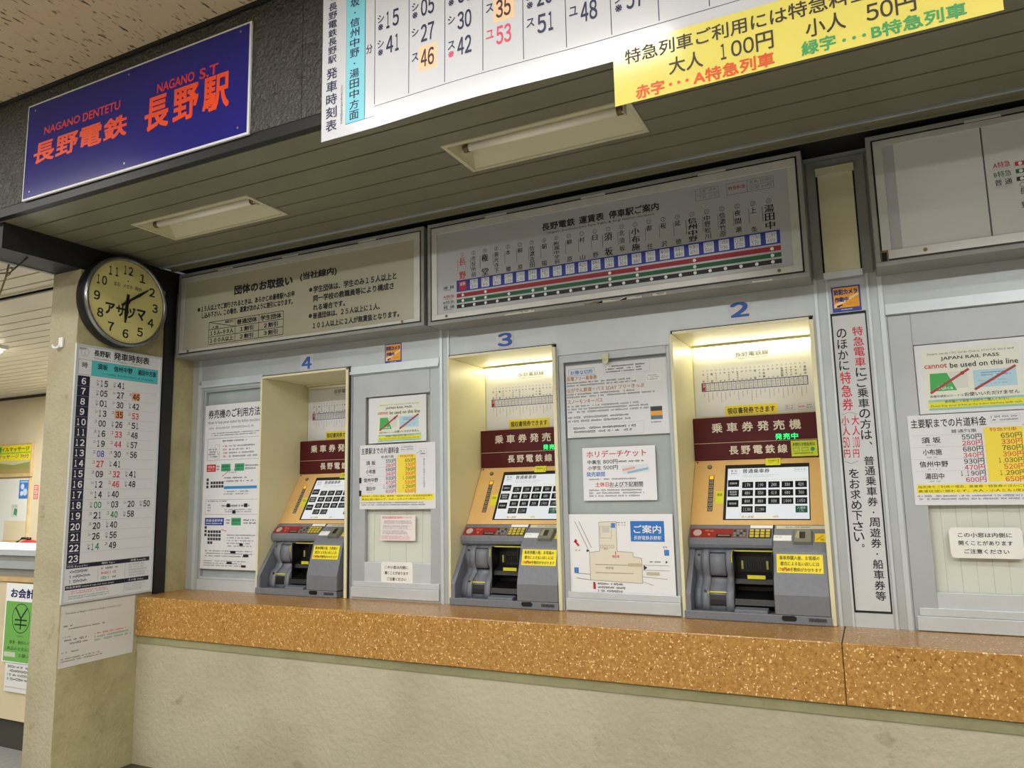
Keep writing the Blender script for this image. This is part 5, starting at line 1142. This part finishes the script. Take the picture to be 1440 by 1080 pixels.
o = b.build('loose_cable'); tag(o, 'loose dark cable ends hanging below the black beam', 'cable')
# billboards and papers on the far wall
r = thing('massage_poster', 'yellow and green poster with a landscape strip on the far wall', 'poster', (-9.7, YW - .01, 1.75))
b = MB(); b.box(-10.45, -9.32, YW - 0.03, YW - 0.001, 1.755, 2.17, M_WOOD); b.build('frame', r, bevel=0.003)
s = front(-10.43, -9.34, 1.80, 2.15, YW - 0.0305, ink((214, 206, 170)), 0.001); s.rect(0, 0, 1, 0.53, (244, 222, 20)); s.rect(0, 0.02, 0.45, 0.24, (90, 180, 60), 2); s.text('整体オイルマッサージ', 0.22, 0.05, 0.97, 0.22, (20, 110, 60), 0.03, 3, 2); s.text('整体マッサージ 70分', 0.22, 0.32, 0.97, 0.47, (40, 60, 130), 0.02, 3, 1); s.rect(0, 0.24, 1, 0.30, (150, 200, 60), 2)
s.rect(0, 0.53, 1, 0.68, (200, 196, 150)); s.poly([(0, 0.72), (0.4, 0.62), (0.7, 0.70), (1, 0.60), (1, 0.9), (0, 0.9)], (150, 150, 84), 2); s.rect(0, 0.86, 1, 1, (170, 150, 90), 3); s.mb.build('poster_face', r)
b = MB(); b.box(-10.45, -9.345, YW - 0.016, YW - 0.001, 0.96, 1.735, mat('pale_panel', (222, 222, 212), 0.5)); b.box(-9.355, -9.335, YW - 0.024, YW - 0.001, 0.95, 1.74, M_WOOD); b.box(-9.80, -9.355, YW - 0.024, YW - 0.016, 0.96, 0.985, M_WOOD); b.box(-9.80, -9.356, YW - 0.02, YW - 0.016, 0.985, 1.22, M_CREAMWALL)
o = b.build('display_panel'); tag(o, 'pale display panel with a wooden edge below the yellow poster', 'panel')
s = front(-9.545, -9.356, 1.487, 1.714, YW - 0.018, ink((60, 120, 196)), 0.001); s.disc(0.35, 0.35, 0.035, (206, 222, 236), 1); s.disc(0.65, 0.65, 0.045, (190, 210, 232), 1); s.disc(0.30, 0.72, 0.03, (214, 226, 238), 1); s.rect(0.1, 0.04, 0.9, 0.14, (150, 190, 226))
o = s.mb.build('blue_poster'); tag(o, 'small blue poster with pale round shapes on the display panel', 'poster')
s = front(-9.675, -9.545, 1.265, 1.42, YW - 0.018, ink((206, 208, 196)), 0.001); s.poly([(0.5, 0.3), (0.95, 0.4), (0.9, 0.9), (0.4, 0.8)], (70, 140, 100), 1); s.greek(0.1, 0.05, 0.9, 0.25, 2, GREY)
o = s.mb.build('small_leaflet'); tag(o, 'small white and green leaflet below the blue poster', 'leaflet')
s = front(-9.274, -9.190, 1.478, 1.648, YW - 0.002, ink((200, 44, 50)), 0.001)
for i, ch_ in enumerate('消火器'): s.rect(0.14, 0.05 + i * 0.32, 0.86, 0.31 + i * 0.32, (240, 214, 206), 1); s.text(ch_, 0.22, 0.08 + i * 0.32, 0.78, 0.28 + i * 0.32, (200, 60, 60), 0.02, 2, 1)
o = s.mb.build('extinguisher_sign'); tag(o, 'small upright red and white sign on the far wall near the column', 'sign')
r = thing('fire_extinguisher', 'red rounded extinguisher behind the shop counter near the column', 'extinguisher', (-8.90, 5.45, 0.0))
b = MB(); b.lathe((-8.90, 5.45, 0.001), (0, 0, 1), [(0, 0), (0.13, 0), (0.13, 0.85), (0.12, 0.93), (0.09, 0.985), (0.05, 1.01), (0.0, 1.012)], M_REDPL, 28); b.build('body', r)
b = MB(); b.cyl((-8.90, 5.45, 1.008), (0, 0, 1), 0.025, 0.03, M_MBLACK, 12); b.tube([(-8.90, 5.44, 1.03), (-8.98, 5.42, 1.03), (-9.04, 5.40, 0.99), (-9.05, 5.40, 0.85)], 0.014, M_MBLACK); b.build('valve_hose', r)
# shop counter
r = thing('shop_counter', 'cream shop counter with a stepped metal ledge beyond the column', 'counter', (-5.4, 2.9, 0))
b = MB(); b.box(-6.6, -4.30, 2.93, 3.40, 0.0, 0.175, mat('dark_plinth', (66, 64, 58), 0.6)); b.build('plinth', r)
b = MB(); b.box(-6.6, -4.30, 2.90, 3.45, 0.175, 0.985, M_CREAMWALL); b.build('front_panel', r)
b = MB(); b.box(-6.6, -4.30, 2.885, 3.46, 0.985, 1.012, M_WOOD); b.build('worktop', r, bevel=0.003)
b = MB(); b.box(-6.6, -4.30, 2.93, 3.40, 1.012, 1.060, M_HOUS); b.box(-6.6, -4.30, 2.91, 3.38, 1.060, 1.108, M_ALUD); b.box(-6.6, -4.30, 2.915, 3.36, 1.108, 1.142, M_HOUS); b.box(-6.6, -4.30, 2.90, 3.34, 1.142, 1.180, M_ALU2); b.build('metal_ledge', r, bevel=0.002)
s = front(-4.900, -4.57, 0.510, 0.978, 2.884, ink((238, 240, 238)), 0.001)
s.rect(0.035, 0.23, 0.965, 0.985, (112, 176, 82)); s.text('お会計', 0.15, 0.065, 0.85, 0.185, (30, 36, 96), 0.03, 2, 3)
s.disc(0.50, 0.44, 0.088, (24, 60, 40), 2, 32, 0.005); s.line(0.33, 0.31, 0.5, 0.44, 0.011, (30, 50, 50), 3); s.line(0.67, 0.31, 0.5, 0.44, 0.011, (30, 50, 50), 3); s.line(0.5, 0.43, 0.5, 0.58, 0.011, (30, 50, 50), 3); s.line(0.32, 0.46, 0.68, 0.46, 0.009, (30, 50, 50), 3); s.line(0.32, 0.52, 0.68, 0.52, 0.009, (30, 50, 50), 3)
s.text('Cashier', 0.40, 0.645, 0.60, 0.675, (40, 90, 40), 0, 2, 1); s.text('食事・飲料など', 0.20, 0.72, 0.80, 0.765, (40, 80, 40), 0.01, 2, 1); s.text('商品のお支払い', 0.14, 0.80, 0.86, 0.845, (40, 80, 40), 0.01, 2, 1); s.rect(0.06, 0.87, 0.40, 0.93, (190, 206, 180), 2); s.text('お願い', 0.50, 0.88, 0.80, 0.925, (40, 80, 40), 0.01, 2, 1)
o = s.mb.build('cashier_sign'); tag(o, 'green and white sign with a circled yen mark hung on the shop counter', 'sign')
s = front(-4.865, -4.55, 0.340, 0.506, 2.888, ink((226, 226, 222)), 0.001); s.greek(0.08, 0.05, 0.9, 0.62, 4, GREY, .6); s.rect(0.02, 0.82, 0.98, 0.86, (206, 190, 180))
o = s.mb.build('counter_paper'); tag(o, 'white printed paper below the green sign on the shop counter', 'notice')
